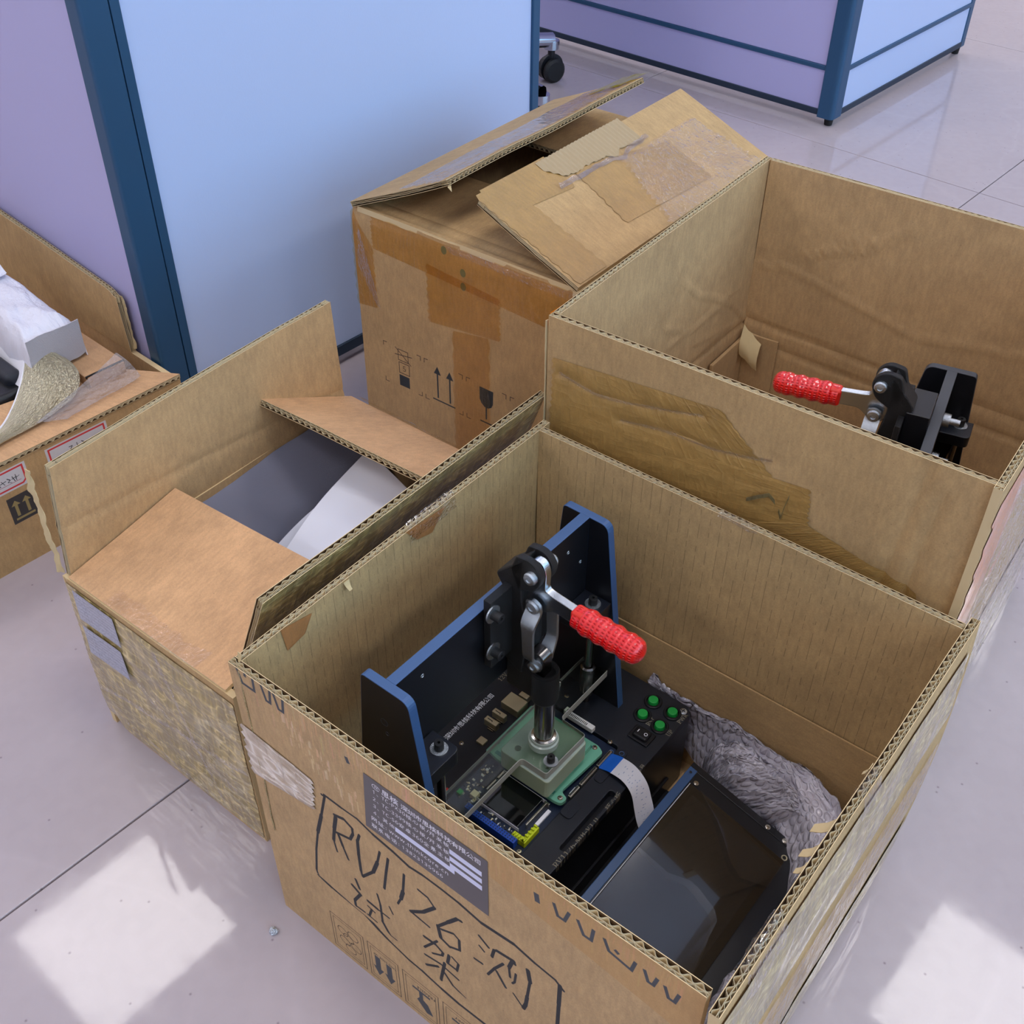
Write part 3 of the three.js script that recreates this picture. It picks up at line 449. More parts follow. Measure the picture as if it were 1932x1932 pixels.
  tape(g, 'clear_tape', p.F, 'out', [[-.002, .19], [.068, .204], [.071, .243], [-.002, .25]], phy({ map: dataTex(256, (u, v) => { const w = ridge(u * 9 + v * 6, v * 16, 3) ** 3; return [176 + 70 * w, 152 + 82 * w, 122 + 100 * w]; }, { srgb: true, repeat: [9, 9] }), roughness: .3, clearcoat: 1, clearcoatRoughness: .1, bumpMap: wrinkleBump, bumpScale: .002 }), { na: 40, nb: 14, amp: .0012, seed: 3, jag: .0016 });
  // tape on the other faces
  tape(g, 'tape', p.L, 'inn', [[S - .064, .311], [S - .034, .318], [S - .037, .294], [S - .055, .297]], M.tapeTan, { jag: 0 }); tape(g, 'tape', p.L, 'inn', [[S - .212, .314], [S - .166, .318], [S - .178, .302], [S - .196, .297]], M.tapeTan, { jag: 0 });
  for (let i = 0; i < 3; i++) tape(g, 'clear_tape', p.R, 'out', [[.0, .02 + i * .1], [S, .03 + i * .1], [S, .098 + i * .1], [.0, .108 + i * .1]], i === 1 ? tc : M.tapeOlive, { na: 50, nb: 10, seed: 20 + i, amp: .0016, lift: .001 });
  tape(g, 'clear_tape', p.L, 'out', [[.02, .06], [S - .01, .05], [S - .01, .3], [.02, .31]], M.tapeOlive, { na: 30, nb: 14 });
  // crumpled clear film and paper shreds hanging over the rims
  const rag = (name, s, x0, x1, rise, dropOut, dropIn, mat, seed) => { const gg = grid(16, 12, (a, b) => { const x = lerp(x0, x1, a) / s.W, k = b * 2 - 1, y = k < 0 ? k * dropOut : -k * dropIn, top = Math.max(0, 1 - Math.abs(k) * 4), off = clamp(k * 4, -1, 1); return s.S(x, 1 + (y + top * rise + .002 * fb(a * 5, b * 5, seed)) / s.H, -off * (t2 + .001 + .002 * Math.abs(fb(a * 6, b * 7, seed + 1))) ); }, (a, b) => [a * .06, b * .05]); return mesh(g, name, gg, mat); };
  rag('film_scrap', p.L, S - .225, S - .17, .006, .022, .012, M.film, 2); rag('film_scrap', p.B, .165, .2, .003, .02, .002, M.film, 7); rag('film_scrap', p.R, .175, .2, .004, .025, .01, M.film, 5); rag('film_scrap', p.R, .03, .075, .003, .03, .004, M.film, 9);
  const shred = (s, x, y, l, w, lean, name = 'paper_shred') => mesh(g, name, shell(6, 3, (a, b) => s.S((x + w * (a - .5) * (1 - b * .5)) / s.W, 1 + (y - l * b) / s.H, -t2 - .001 - lean * b * b), .0004), M.paperTorn);
  shred(p.R, .13, -.004, .016, .012, .01); shred(p.R, .155, -.006, .02, .014, .014); shred(p.R, .11, -.002, .008, .008, .005); shred(p.R, .2, 0, .01, .006, .004); shred(p.L, S - .1, -.001, .007, .006, .004); shred(p.F, .005, .006, .008, .004, -.002);
  // paper lining that ends in a step low on the inside
  mesh(g, 'inner_sleeve', merge(shell(30, 4, (a, b) => V(lerp(W - .009, .009, a), .006 + b * .143, -S + T + .0022 + .0008 * fb(a * 6, b * 2, 3)), .0014), shell(30, 4, (a, b) => V(T + .0022, .006 + b * .12, lerp(-S + .01, -.012, a)), .0014), shell(30, 4, (a, b) => V(W - T - .0025, .006 + b * .13, lerp(-.012, -S + .01, a)), .0014)), M.kraft, 'paler lining board low inside');
  for (const [x, z] of [[.0022, .001], [.003, -.012]]) mesh(g, 'corner_fold', shell(4, 24, (a, b) => V(-.0012 + .012 * a * a + .001 * fb(a * 3, b * 9, 4), .315 - b * .19, .0012 - a * .001 + (1 - a) * -.012 + .001 * fb(b * 12, a, 6)), .0006), M.tapeOlive).visible = x < .003;
}

// ───────────────────────── tall open carton at the right ─────────────────────────
{
  const W = .381, S = .403, H = .411, g = thing('cardboard_box', 'tall open cardboard box on the right with amber tape and a strip of orange tape', 'box', FE);
  const cr = (l) => { const f = creases(l); return (a, b, x, y) => -f(x, y) + .002 * fb(x * 4, y * 4, 5, 2); };
  const m = (l) => l.map((q) => q.split(' ').map((p) => p.split(',').map((v) => v / 1000)));
  const flipX = (l, w) => l.map((q) => q.map(([x, y]) => [w - x, y]));
  const mk = (l, h, w) => l.map((pts) => ({ pts, h, w }));
  const farR = flipX(m(['5,288 53,297 85,292 143,279 206,266 265,276 320,283', '68,318 107,334 134,345 154,361 176,382', '90,330 120,352 140,356']), W), farS = flipX(m(['0,222 107,218 217,213 380,212', '0,196 200,190 380,188']), W);
  const leftL = m(['229,341 269,307 300,292 352,259 404,214', '164,305 225,363', '271,248 375,224', '210,275 300,268 385,278 413,286', '200,300 240,280']), leftS = m(['0,236 277,221 404,214']);
  const sFlip = (l) => l.map((q) => q.map(([x, y]) => [S - x, y]));
  const p = walls(g, W, S, H, {
    front: { na: 90, nb: 60, seed: 21, warp: cr([...mk(m(['12,359 53,352 100,360 153,373', '76,336 137,347 162,345 190,350 216,357']), .0016, .0024), ...mk(m(['330,400 322,300 318,200', '345,380 340,290 350,200']), .003, .006)]), crush: 1.2 },
    left: { na: 90, nb: 90, seed: 22, warp: cr([...mk(sFlip(leftL), .0013, .0022), ...mk(sFlip(leftS), -.002, .0022)]), crush: 1.5, depth: .006 },
    back: { na: 110, nb: 90, seed: 23, warp: cr([...mk(farR, .0013, .0026), ...mk(farS, -.002, .0022)]), crush: 2.2, depth: .004 },
    right: { seed: 24, warp: wob(8, .004, 4), crush: .8 }, r0: .004, l0: -T,
  });
  for (const [q, s] of [[[[.006, .3], [.232, .33], [.167, .385], [.006, .372]], 1], [[[.008, .225], [.256, .3], [.25, .345], [.005, .32]], 2], [[[.004, .1], [.37, .1], [.34, .2], [.004, .24]], 3], [[[.03, .2], [.36, .2], [.35, .29], [.25, .312]], 4]]) tape(g, 'tape', p.F, 'out', q, M.tapeAmber, { na: 60, nb: 20, seed: s, amp: .0007, lift: .0006 + s * .0002 });
  for (const l of m(['12,359 53,352 100,360 153,373', '76,336 120,345 162,345 190,350 216,357'])) mesh(g, 'tape_crease', merge(tube(l.map(([x, y]) => p.F.out(x / W, y / H, .002)), .0013, 60, 6)), M.film);
  mesh(g, 'tape_strand', merge(shell(40, 2, (a, b) => { const l = m(['201,312 212,322 219,326 226,318 232,307 234,320 236,333'])[0], q = a * (l.length - 1), i = Math.min(l.length - 2, Math.floor(q)), x = lerp(l[i][0], l[i + 1][0], q - i), y = lerp(l[i][1], l[i + 1][1], q - i); return p.F.out((x) / W, (y + (b - .5) * .004) / H, .003 + .002 * Math.sin(a * 9)); }, .0003)), M.tapeOlive);
  // right outer face: orange and clear tape
  tape(g, 'orange_tape', p.R, 'out', [[.004, .15], [.035, .12], [.12, .395], [.004, .392]], M.tapeOrange, { na: 20, nb: 20, jag: .002, seed: 4 });
  tape(g, 'clear_tape', p.R, 'out', [[.01, .03], [S, .04], [S, .3], [.05, .39]], M.film, { na: 50, nb: 30, amp: .004, lift: .003, seed: 5 }); tape(g, 'clear_tape', p.R, 'out', [[0, .0], [S, .0], [S, .16], [0, .13]], M.tapeOlive, { na: 40, nb: 20, amp: .0016, lift: .001, seed: 6 });
  tape(g, 'orange_tape', p.L, 'out', [[S - .03, .36], [S - .002, .35], [S - .001, .412], [S - .026, .41]], M.tapeOrange, { na: 6, nb: 6, seed: 9 });
  mesh(g, 'clear_tape', grid(20, 10, (a, b) => V(lerp(W - .06, W + .02, a), .235 + .05 * b - .02 * a + .006 * fb(a * 4, b * 4, 4), .004 + .022 * Math.sin(a * 2.2) * (1 - b * .3) + .004 * fb(a * 6, b * 6, 8)), (a, b) => [a * .1, b * .06]), M.film);
  // torn liner hanging in the far corner
  mesh(g, 'torn_liner', shell(8, 8, (a, b) => V(T + .004 + .026 * a + .004 * b, .214 - .03 * b - .012 * a + .004 * fb(a * 3, b * 3, 5), -S + .014 + .012 * Math.sin(b * 2) + .004 * a), .0006), M.paperTorn);
  mesh(g, 'corner_edge', merge(shell(3, 40, (a, b) => V(-.0015 - .0012 * (1 - a) + .0015 * fb(b * 14, a * 2, 3), .405 - b * .28, .0015 - a * .008), .0007), shell(3, 30, (a, b) => V(-.004 + .0015 * fb(b * 11, a * 2, 7), .4 - b * .24, -.004 - a * .006), .0007)), M.linerEdge);
  mesh(g, 'inner_flap', merge(shell(12, 10, (a, b) => V(T + .002 + a * .045, .006 + b * .2, -S + T + .004 + .002 * Math.sin(a * 3)), .003), rb(T + .002, T + .006, .006, .2, -S + .012, -S + .09, .001)), M.kraftIn);
}
// ───────────────────────── test fixture with a toggle press ─────────────────────────
// coordinates: u into the depth (-z), v to the right (x), h up (y)
const ub = (u0, u1, v0, v1, h0, h1, r, s) => rb(v0, v1, h0, h1, -u1, -u0, r, s);
const plate = (pts, r, th, h, o) => lay(ext(rshape(pts.map(([u, v]) => [v, u]), r), th, o)).translate(0, h, 0);
// screw: a socket cap on a washer, standing on (u, v, h)
const capScrew = (g, u, v, h, k = 1) => { const s = mesh(g, 'socket_screw', merge(lathe([[0, .0045], [.0013, .0045], [.0013, .0085], [.0036, .0085], [.0039, .008], [.0039, .001], [0, .001]].map((p) => [p[0] * k, p[1] * k]), 20)).translate(v, h, -u), M.rubber); mesh(s, 'washer', merge(lathe([[.003, 0], [.0072, 0], [.0072, .0012], [.003, .0012]].map((p) => [p[0] * k, p[1] * k]), 28)).translate(v, h, -u), M.zinc); return s; };
const panScrew = (g, u, v, h, r = .0024, mat = M.nickel) => { const s = mesh(g, 'screw', merge(lathe([[0, .001], [r * .3, .0011], [r * .8, .0009], [r, .0003], [r, 0]], 18)).translate(v, h, -u), mat); mesh(s, 'cross_slot', merge(ub(u - r * .6, u + r * .6, v - r * .1, v + r * .1, h + .0008, h + .00122, .00005, 1), ub(u - r * .1, u + r * .1, v - r * .6, v + r * .6, h + .0008, h + .00122, .00005, 1)), M.rubber); return s; };
function slotPath(u0, u1, v0, v1, r) { const p = new THREE.Path(), s = rshape([[v0, u0], [v0, u1], [v1, u1], [v1, u0]], r); p.curves = s.curves; p.currentPoint = s.currentPoint; return p; }
function fixture(label, frame, y0, { u0 = .022, u1 = .329, v0 = .02, near = .0545, farO = .295, back = false, bh = .223, bw = .033, edge = M.blackEdgeSheen, cu = .19, cdv = 0, detail = true }) {
  const g = thing('press_fixture', label, 'test fixture', frame, [0, y0, 0], 'black press fixtures in the open boxes');
  const hp = .1, ht = .3035, v1 = .1977;
  // base with its engraved lettering
  const top = canvasTex(1842, 1066, (ctx, w, h) => {
    const k = 6000, X = (u) => (u - .022) * k, Y = (v) => (v - .02) * k, r = rng(6);
    ctx.fillStyle = 'rgb(19,24,34)'; ctx.fillRect(0, 0, w, h);
    for (let i = 0; i < 900; i++) { ctx.fillStyle = `rgba(120,130,150,${.05 + r() * .2})`; ctx.fillRect(r() * w, r() * h, 1.2, 1.2); }
    if (!detail) return;
    write(ctx, '深圳市思核科技有限公司', X(.1635), Y(.0425), .0059 * k, { color: 'rgb(224,228,236)', weight: .09, gap: 1.0 });
    const gold = 'rgb(150,142,120)', se = (s, u, v, z) => write(ctx, s, X(u), Y(v), z * k, { color: gold, font: 'serif', weight: .07, latin: 1.0 });
    se('12V', .2445, .0362, .0062); se('RV1126-MB-V1.0', .1235, .1925, .0074); se('核心板', .1935, .1938, .0066); se('治具', .2385, .1942, .0062);
    se('RST', .288, .1716, .0058); se('UP', .2895, .1917, .0056); se('PWR', .3075, .1917, .0056);
  });
  const topM = phy({ map: top, roughness: .4, bumpMap: rep(grainBump, 12, 12), bumpScale: .0001 });
  const sh = rshape([[v0, u0], [v1, u0], [v1, u1 - .006], [v1 - .006, u1], [v0, u1]], [.002, .002, .001, .001, .002]);
  if (detail) for (const q of [[.115, .2525, .088, .1685, .003], [.139, .2114, .1885, .1945, .003]]) sh.holes.push(slotPath(...q));
  const bp = lay(ext(sh, .008, { bevel: .0007 })).translate(0, hp - .008, 0);
  { const p = bp.attributes.position, uv = bp.attributes.uv; for (let i = 0; i < p.count; i++) uv.setXY(i, (-p.getZ(i) - .022) / .307, 1 - (p.getX(i) - .02) / .1777); }
  mesh(g, 'base_plate', bp, topM);
  mesh(g, 'housing', merge(ub(u0 + .002, u1 - .002, v0 + .002, v1 - .002, .004, hp - .0082, .001), ...[[u0 + .012, v0 + .012], [u0 + .012, v1 - .014], [u1 - .014, v0 + .012], [u1 - .014, v1 - .014]].map(([u, v]) => cyl(.006, .004, v, 0, -u))), M.black);
  if (detail) mesh(g, 'base_tray', merge(ub(.045, .3, .192, .348, 0, .012, .002), ub(.045, .3, .192, .198, .01, .03, .001)), M.black);
  // end plates and back beam
  const endP = (ua, ub2) => {
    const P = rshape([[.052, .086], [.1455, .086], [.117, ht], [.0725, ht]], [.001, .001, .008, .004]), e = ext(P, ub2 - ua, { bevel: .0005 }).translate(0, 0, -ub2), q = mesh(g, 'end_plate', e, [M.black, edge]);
    for (const [v, h, k] of [[.092, .265, 1], [.092, .215, 1], [.094, .254, .5]]) mesh(q, 'bolt_hole', lathe([[.0028 * k, -.0004], [.0034 * k, .0002], [.004 * k, -.0004]], 24).rotateX(Math.PI / 2).translate(v, h, -ua), M.chip);
    return q;
  };
  endP(near, near + .0075); endP(farO - .0075, farO);
  const bu0 = near + .0074, bu1 = farO - .0074;
  const bm = ext(rshape([[bu0, .213], [bu1, .213], [bu1, ht], [bu0, ht]], .0004), .0092, { bevel: .0004 }).rotateY(Math.PI / 2).translate(.0898, 0, 0);
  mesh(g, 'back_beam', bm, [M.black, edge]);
  for (const [u, h] of [[bu0 + .026, .29], [bu1 - .028, .285], [bu1 - .01, .262]]) mesh(g, 'beam_pin', lathe([[.0008, 0], [.0013, .0004], [.0018, 0]], 16).rotateZ(-Math.PI / 2).translate(.0991, h, -u), M.zinc);
  // rod brackets, rods
  const sv = back ? -1 : 1, bv = (q) => back ? .0898 - (q - .099) : q, rods = back ? [near + .017, farO - .017] : [near + .03, farO - .018];
  for (const [a, b, n] of [[near + .0074, near + .0074 + bw, 0], [farO - .0074 - bw, farO - .0074, 1]]) {
    const f = n ? a : b, pts = [[a, bv(.0992)], [b, bv(.0992)], [b, bv(.1262)], [a, bv(.1262)]];
    const br = mesh(g, 'rod_bracket', plate(pts, n ? [0, 0, 0, .006] : [0, 0, .006, 0], back ? .011 : .0145, bh - (back ? .011 : .0145), { bevel: .0005 }), [M.blackTop, M.black]);
    capScrew(br, rods[n], bv(.1148), bh, .95);
    mesh(g, 'guide_rod', merge(cyl(.0036, bh - .113, bv(.1148), hp, -rods[n])), M.steelDark);
  }
  // toggle press: cast bracket bolted to the beam, bowed links, handle and plunger
  const c = cu, dv = cdv, side = (pts, r, w, uc = c, o) => ext(rshape(pts.map(([v, h]) => [v + dv, h]), r), w, o).translate(0, 0, -uc - w / 2);
  if (dv > .001) mesh(g, 'spacer_block', merge(ub(c - .03, c + .012, .0991, .0992 + dv, .225, .315, .001)), M.black);
  const body = mesh(g, 'cast_bracket', merge(side([[.0992, .232], [.116, .222], [.121, .26], [.1145, .31], [.116, .345], [.0992 - (dv ? .006 : .009), .3385 - .02], [.0992, .304]], [.001, .004, .02, .01, .002, .004, .001], .021, c, { bevel: .0012 }),
    ...[-1, 1].map((k) => side([[.104, .33], [.109, .3445], [.1235, .3475], [.1335, .337], [.129, .321], [.112, .312]], [.002, .003, .008, .008, .008, .004], .0062, c + k * .0074, { bevel: .001 })),
    side([[.0993, .244], [.1065, .244], [.1065, .314], [.0993, .314]], .001, .026, c - .0225, { bevel: .0008 }), side([[.0993, .246], [.1045, .246], [.1045, .31], [.0993, .31]], .001, .018, c + .0195, { bevel: .0008 })), M.cast);
  for (const h of [.303, .2634]) for (const k of back ? [-1] : [-1]) { const q = capScrew(body, 0, 0, 0, 1.05); q.rotation.z = -Math.PI / 2; q.position.set(.1066 + dv, h, -(c - .034)); }
  if (back) for (const h of [.29, .247]) mesh(body, 'hex_nut', merge(new THREE.CylinderGeometry(.0062, .0062, .006, 6).rotateZ(Math.PI / 2).translate(.0865, h, -(c - .03)), new THREE.CylinderGeometry(.003, .003, .016, 16).rotateZ(Math.PI / 2).translate(.083, h, -(c - .03))), M.zinc);
  mesh(body, 'collar', merge(lathe([[.0085, .197], [.0106, .1972], [.0113, .199], [.0113, .2285], [.0105, .2305], [.0088, .2305], [.0082, .2265], [0, .2265]], 36).translate(.132 + dv, 0, -c), side([[.1, .2], [.126, .2], [.126, .23], [.1, .242]], .002, .018, c, { bevel: .001 })), M.cast);
  const pl = mesh(g, 'plunger', merge(lathe([[0, .133], [.0083, .133], [.0083, .2], [0, .2]], 40).translate(.1325 + dv, 0, -c)), M.steel);
  mesh(pl, 'fork_block', merge(side([[.1195, .222], [.134, .222], [.134, .246], [.129, .249], [.1195, .249]], .0025, .0105, c, { bevel: .0006 })), M.steelDark);
  // handle plate: knuckle at the top pivot, down to the second pivot and out to the grip
  const hd = mesh(g, 'handle_bar', merge(side([[.1150, .335], [.119, .3435], [.128, .3435], [.1318, .335], [.1312, .318], [.1365, .3165], [.164, .3135], [.164, .3005], [.139, .302], [.133, .297], [.121, .2905], [.1145, .298]], [.004, .006, .006, .005, .004, .004, .0005, .0005, .01, .004, .006, .004], .0068, c, { bevel: .0007 })), M.zinc);
  const rg = []; for (let i = 0; i <= 64; i++) { const q = i / 64, wv = q < .1 ? 0 : .0006 * Math.cos(q * 6.283 * 5.2); rg.push([(q > .84 ? .0106 * Math.sqrt(Math.max(0, 1 - ((q - .84) / .16) ** 2)) : q < .12 ? .0088 : .0102) + (q > .84 ? wv * (1 - q) * 4 : wv), q * .0585]); }
  const gr = lathe([[0, 0], ...rg], 40); { const p = gr.attributes.position, uv = gr.attributes.uv; for (let i = 0; i < p.count; i++) uv.setXY(i, uv.getX(i), p.getY(i) / .0585); }
  const gripM = mesh(hd, 'grip', merge(gr).rotateZ(-Math.PI / 2 - .03).translate(.158 + dv, .3072, -c), M.red);
  mesh(gripM, 'grip_collar', merge(rb(.1555 + dv, .167 + dv, .2985, .3155, -c - .0062, -c + .0062, .003, 4)), M.redPlain);
  // bowed side links with a stamped lozenge
  for (const k of [-1, 1]) {
    const prof = (b) => { const q = b; return .0045 + .0095 * sm(q, .1, .3) * (1 - sm(q, .68, .93)) + .002 * (1 - sm(q, .05, .2)); };
    const lk = shell(10, 40, (a, b) => { const w = lerp(.0068, .0058, b) * (1 - .22 * (sm(b, .22, .4) - sm(b, .7, .85))), e = Math.min(1, Math.sqrt(Math.max(0, 1 - ((Math.abs(b - .5) * 2 - .88) / .12 > 0 ? ((Math.abs(b - .5) * 2 - .88) / .12) ** 2 : 0)))), h = lerp(.3085, .231, b), vc = lerp(.1245, .127, b) + .0055 * Math.sin(Math.PI * b) * 0; return V(vc + dv + (a - .5) * 2 * w * Math.max(.12, e) * (k < 0 ? 1 : -1), h, -(c + k * prof(b))); }, .0026);
    const l = mesh(g, 'side_link', lk, M.zinc);
    if (k < 0) mesh(l, 'stamped_lozenge', merge(...[[0, .0085, .0052, 0], [0, -.0085, .0052, 0], [0, .0085, -.0052, 0], [0, -.0085, -.0052, 0]].map(([, a, b2]) => tube([[.1255 + dv, .2635 + a, -(c - .01415)], [.1255 + dv + b2, .2635, -(c - .01415)]], .0004, 2, 5)), tube([0, 1, 2, 3, 4, 5, 6].map((i) => [.1255 + dv + .002 * Math.cos(i * 1.047), .2635 + .0028 * Math.sin(i * 1.047), -(c - .01415)]), .00035, 24, 5)), M.steelDark, 'stamped lozenge mark');
  }
  for (const [v, h, r, L] of [[.1245, .3335, .0054, .0125], [.1245, .3015, .0058, .0085], [.1268, .2375, .0055, .0082]]) mesh(g, 'rivet', merge(...[-1, 1].map((k) => lathe([[0, .0022], [r * .35, .002], [r * .42, .0028], [r * .85, .0024], [r, .0008], [r, -.003], [0, -.003]], 24).rotateX(-k * Math.PI / 2).rotateY(k > 0 ? 0 : 0).translate(v + dv, h, -(c + k * L)))), M.zinc);
  if (!detail) return g;

  // clear press plate with its two arms, boss and bushing
  const aU0 = .078, aU1 = .2905, pv = .0022;
  const armS = rshape([[.102, aU0], [.1287, aU0], [.1287, .1655], [.1545, .1655], [.1555, .2185], [.1287, .2195], [.1287, aU1], [.102, aU1]], [.004, .004, .004, .003, .003, .004, .004, .005]);
  const ac = mesh(g, 'press_plate', lay(ext(armS, .0078, { bevel: .0005, holes: [[.1148, .0845, .0046], [.1148, .277, .0046]] })).translate(0, .1325, 0), [M.acrylic, M.cutEdge], 'clear acrylic press plate');
  mesh(ac, 'bushing', merge(lathe([[.0044, .113], [.0068, .113], [.0068, .146], [.0052, .147], [.0044, .147]], 28).translate(.1148, 0, -.277)), M.steelDark);
  mesh(ac, 'bushing', merge(lathe([[.0044, .113], [.0068, .113], [.0068, .146], [.0052, .147], [.0044, .147]], 28).translate(.1148, 0, -.0845)), M.steelDark);
  mesh(ac, 'dowel', cyl(.0016, .006, .106, .1402, -.247), M.steel);
  const blk = mesh(g, 'press_block', plate([[.1635, .107], [.2185, .107], [.2185, .1575], [.1635, .1575]], .004, .0205, .1116, { bevel: .0006, holes: [[.118, .1745, .0036], [.118, .209, .0042], [.149, .174, .002], [.124, .2135, .0018]] }), [M.frost, M.frostSide], 'milky clear press block');
  mesh(blk, 'boss', merge(lathe([[.0085, .1405], [.0128, .1405], [.0128, .1462], [.0115, .147], [.0112, .1497], [.0086, .1502]], 36).translate(.1325, 0, -.19)), M.frost);
  mesh(blk, 'ring_nut', merge(lathe([[.0084, .147], [.0104, .147], [.0107, .1485], [.0104, .1505], [.0084, .151]], 36).translate(.1325, 0, -.19)), M.steel);
  capScrew(blk, .178, .1495, .1402, .85);
  // teal carrier board around the socket
  const car = rshape([[.083, .176], [.083, .2385], [.1565, .2395], [.1625, .236], [.163, .2335], [.159, .1815], [.1675, .179], [.1665, .1715], [.16, .17], [.098, .171], [.083, .174]], [.003, .003, .003, .002, .002, .004, .003, .003, .003, .003, .003]);
  const cb = mesh(g, 'carrier_board', lay(ext(car, .004, { bevel: .0004 })).translate(0, .1005, 0), M.teal, 'pale green carrier board');
  mesh(cb, 'carrier_groove', merge(ub(.1775, .2355, .0985, .1525, .1046, .1049, .0001, 1), ub(.1745, .178, .0925, .156, .1046, .105, .0001, 1)), M.tealDark);
  mesh(cb, 'carrier_step', merge(plate([[.1765, .1005], [.233, .1005], [.233, .153], [.1765, .153]], .003, .006, .1046, { bevel: .0004 })), M.teal);
  for (const [u, v] of [[.1847, .087], [.2355, .1545], [.1755, .1625]]) panScrew(cb, u, v, .1046, .0024);
  for (const [u, v] of [[.2521, .1595], [.2673, .1006], [.1685, .0597], [.1764, .1727]]) panScrew(g, u, v, hp, .0023, M.nickel);
  panScrew(g, .3215, .191, hp, .0036, M.zinc);
  // raised pads around the ribbon connector
  for (const q of [[[.2105, .1705], [.252, .1705], [.252, .1795], [.2105, .1795]], [[.1655, .1685], [.183, .1685], [.183, .18], [.1655, .18]]]) mesh(g, 'connector_pad', plate(q, .004, .0012, hp, { bevel: .0003 }), M.blackTop);
  for (const [u, v] of [[.2475, .175], [.243, .167]]) mesh(g, 'pin_hole', merge(lathe([[.0016, 0], [.0022, .0005], [.0026, 0]], 20).translate(v, hp + .001, -u)), M.blackEdgeSheen);
  // buttons and rocker switch
  for (const [u, v] of [[.3132, .164], [.2944, .1651], [.3129, .1848], [.2931, .1842]]) {
    const b = mesh(g, 'push_button', merge(cyl(.0049, .0048, v, hp - .0005, -u, .0045)), M.green);
    mesh(b, 'button_ring', merge(lathe([[.0052, .0001], [.0082, .0001], [.0082, .0016], [.0076, .0022], [.0062, .0022], [.0055, .0012]], 32).translate(v, hp, -u)), M.black);
  }
  const sw = mesh(g, 'rocker_switch', merge(rb(.1672, .188, hp, hp + .002, -.2825, -.2665, .0012), rb(.1705, .1848, hp + .001, hp + .0055, -.2802, -.2688, .002, 3).translate(0, 0, 0)), M.black);
  mesh(sw, 'switch_mark', merge(ub(.2730, .2762, .1734, .1742, hp + .0053, hp + .0057, .0001, 1), lathe([[.0012, 0], [.0017, 0], [.0017, .0003], [.0012, .0003]], 18).translate(.1815, hp + .0053, -.2746)), M.white);
  // sockets along the back
  const metal = (n, u0, u1, v0, v1, h, m = M.shellMetal) => mesh(g, n, ub(u0, u1, v0, v1, hp - .001, h, .0006), m);
  for (const u of [.2109, .1999]) { const s = metal('usb_socket', u - .0026, u + .0026, .0612, .0748, .1075); mesh(s, 'contact_slot', merge(ub(u - .0004, u + .0003, .0635, .0692, .1075, .1078, .0001, 1), ub(u - .0013, u - .0003, .0688, .0693, .1075, .1078, .0001, 1)), M.rubber); mesh(s, 'shell_spring', merge(ub(u - .0042, u - .0034, .0665, .0745, hp, .103, .0003), ub(u - .0055, u - .0049, .0675, .0735, hp, .1022, .0002)), M.nickel); }
  metal('network_socket', .2212, .2362, .061, .0803, .1085); metal('power_socket', .239, .2495, .067, .0765, .1065); metal('micro_usb_socket', .1775, .1848, .0686, .0765, .1022);
  const wc = mesh(g, 'edge_connector', ub(.2492, .2545, .1105, .1418, hp, .1052, .0005), M.ivory); for (let i = 0; i < 15; i++) mesh(wc, 'contact', ub(.2498, .2526, .113 + i * .0015, .1137 + i * .0015, .1052, .1055, .0001, 1), M.steelDark);
  // main board inside its recess
  const pcb = mesh(g, 'main_board', plate([[.1165, .0885], [.2515, .0885], [.2515, .1675], [.1165, .1675]], .002, .0016, .0946, { bevel: .0002 }), M.pcb, 'dark blue circuit board');
  const B = .0962, chip = (n, u, v, du, dv2, h, m) => mesh(pcb, n, ub(u - du / 2, u + du / 2, v - dv2 / 2, v + dv2 / 2, B, B + h, .0002, 1), m);
  const gl = mesh(g, 'small_display', ub(.1332, .1678, .1106, .1508, B, .1012, .0006), M.lcdDark, 'small dark display'); mesh(gl, 'display_edge', merge(ub(.168, .1684, .108, .154, B, .1006, .0001, 1), ub(.1324, .1328, .1075, .1525, B, .1006, .0001, 1)), M.white);
  const hdr = mesh(g, 'pin_header', ub(.1172, .1226, .1075, .1595, B, .1045, .0004), M.blueHeader, 'blue pin header'); for (let i = 0; i < 20; i++) for (const k of [0, 1]) mesh(hdr, 'pin_socket', ub(.1183 + k * .0022, .1194 + k * .0022, .1086 + i * .00254, .1097 + i * .00254, .1044, .10465, .0001, 1), M.pcb);
  for (const [a, b, c2, d2] of [[.1245, .1355, .1525, .1565], [.1235, .1282, .152, .1655], [.1235, .143, .1615, .166]].slice(1)) { const q = mesh(g, 'lime_connector', ub(a, b, c2, d2, B, .103, .0005), M.lime); const n = 5, along = b - a > d2 - c2; for (let i = 0; i < n; i++) mesh(q, 'latch', along ? ub(a + .0015 + i * (b - a) / n, a + .003 + i * (b - a) / n, c2 + .0002, d2 - .0012, .1028, .1052, .0003, 1) : ub(a + .0004, b - .001, c2 + .0012 + i * (d2 - c2) / n, c2 + .0024 + i * (d2 - c2) / n, .1028, .1052, .0003, 1), M.lime); }
  mesh(g, 'flat_cable_latch', merge(ub(.1385, .166, .1545, .1562, B, .1022, .0004), ub(.1655, .1672, .1535, .1585, B, .1022, .0003)), M.nickel); chip('flat_cable', .155, .1605, .018, .0032, .0022, M.white);
  const r = rng(31), tones = [M.chip, M.cream, M.nickel, M.steelDark, M.ivory];
  for (let i = 0; i < 64; i++) { const u = .124 + r() * .044, v = .0905 + r() * .0165, du = .0008 + r() * .0018, dv2 = .0008 + r() * .0018; chip('component', u, v, du, dv2, .0006 + r() * .001, tones[Math.floor(r() * 5)]); }
  for (let i = 0; i < 46; i++) { const u = .1245 + r() * .0075, v = .112 + r() * .038; chip('component', u, v, .0007 + r() * .0014, .0006 + r() * .0011, .0005 + r() * .0006, tones[Math.floor(r() * 5)]); }
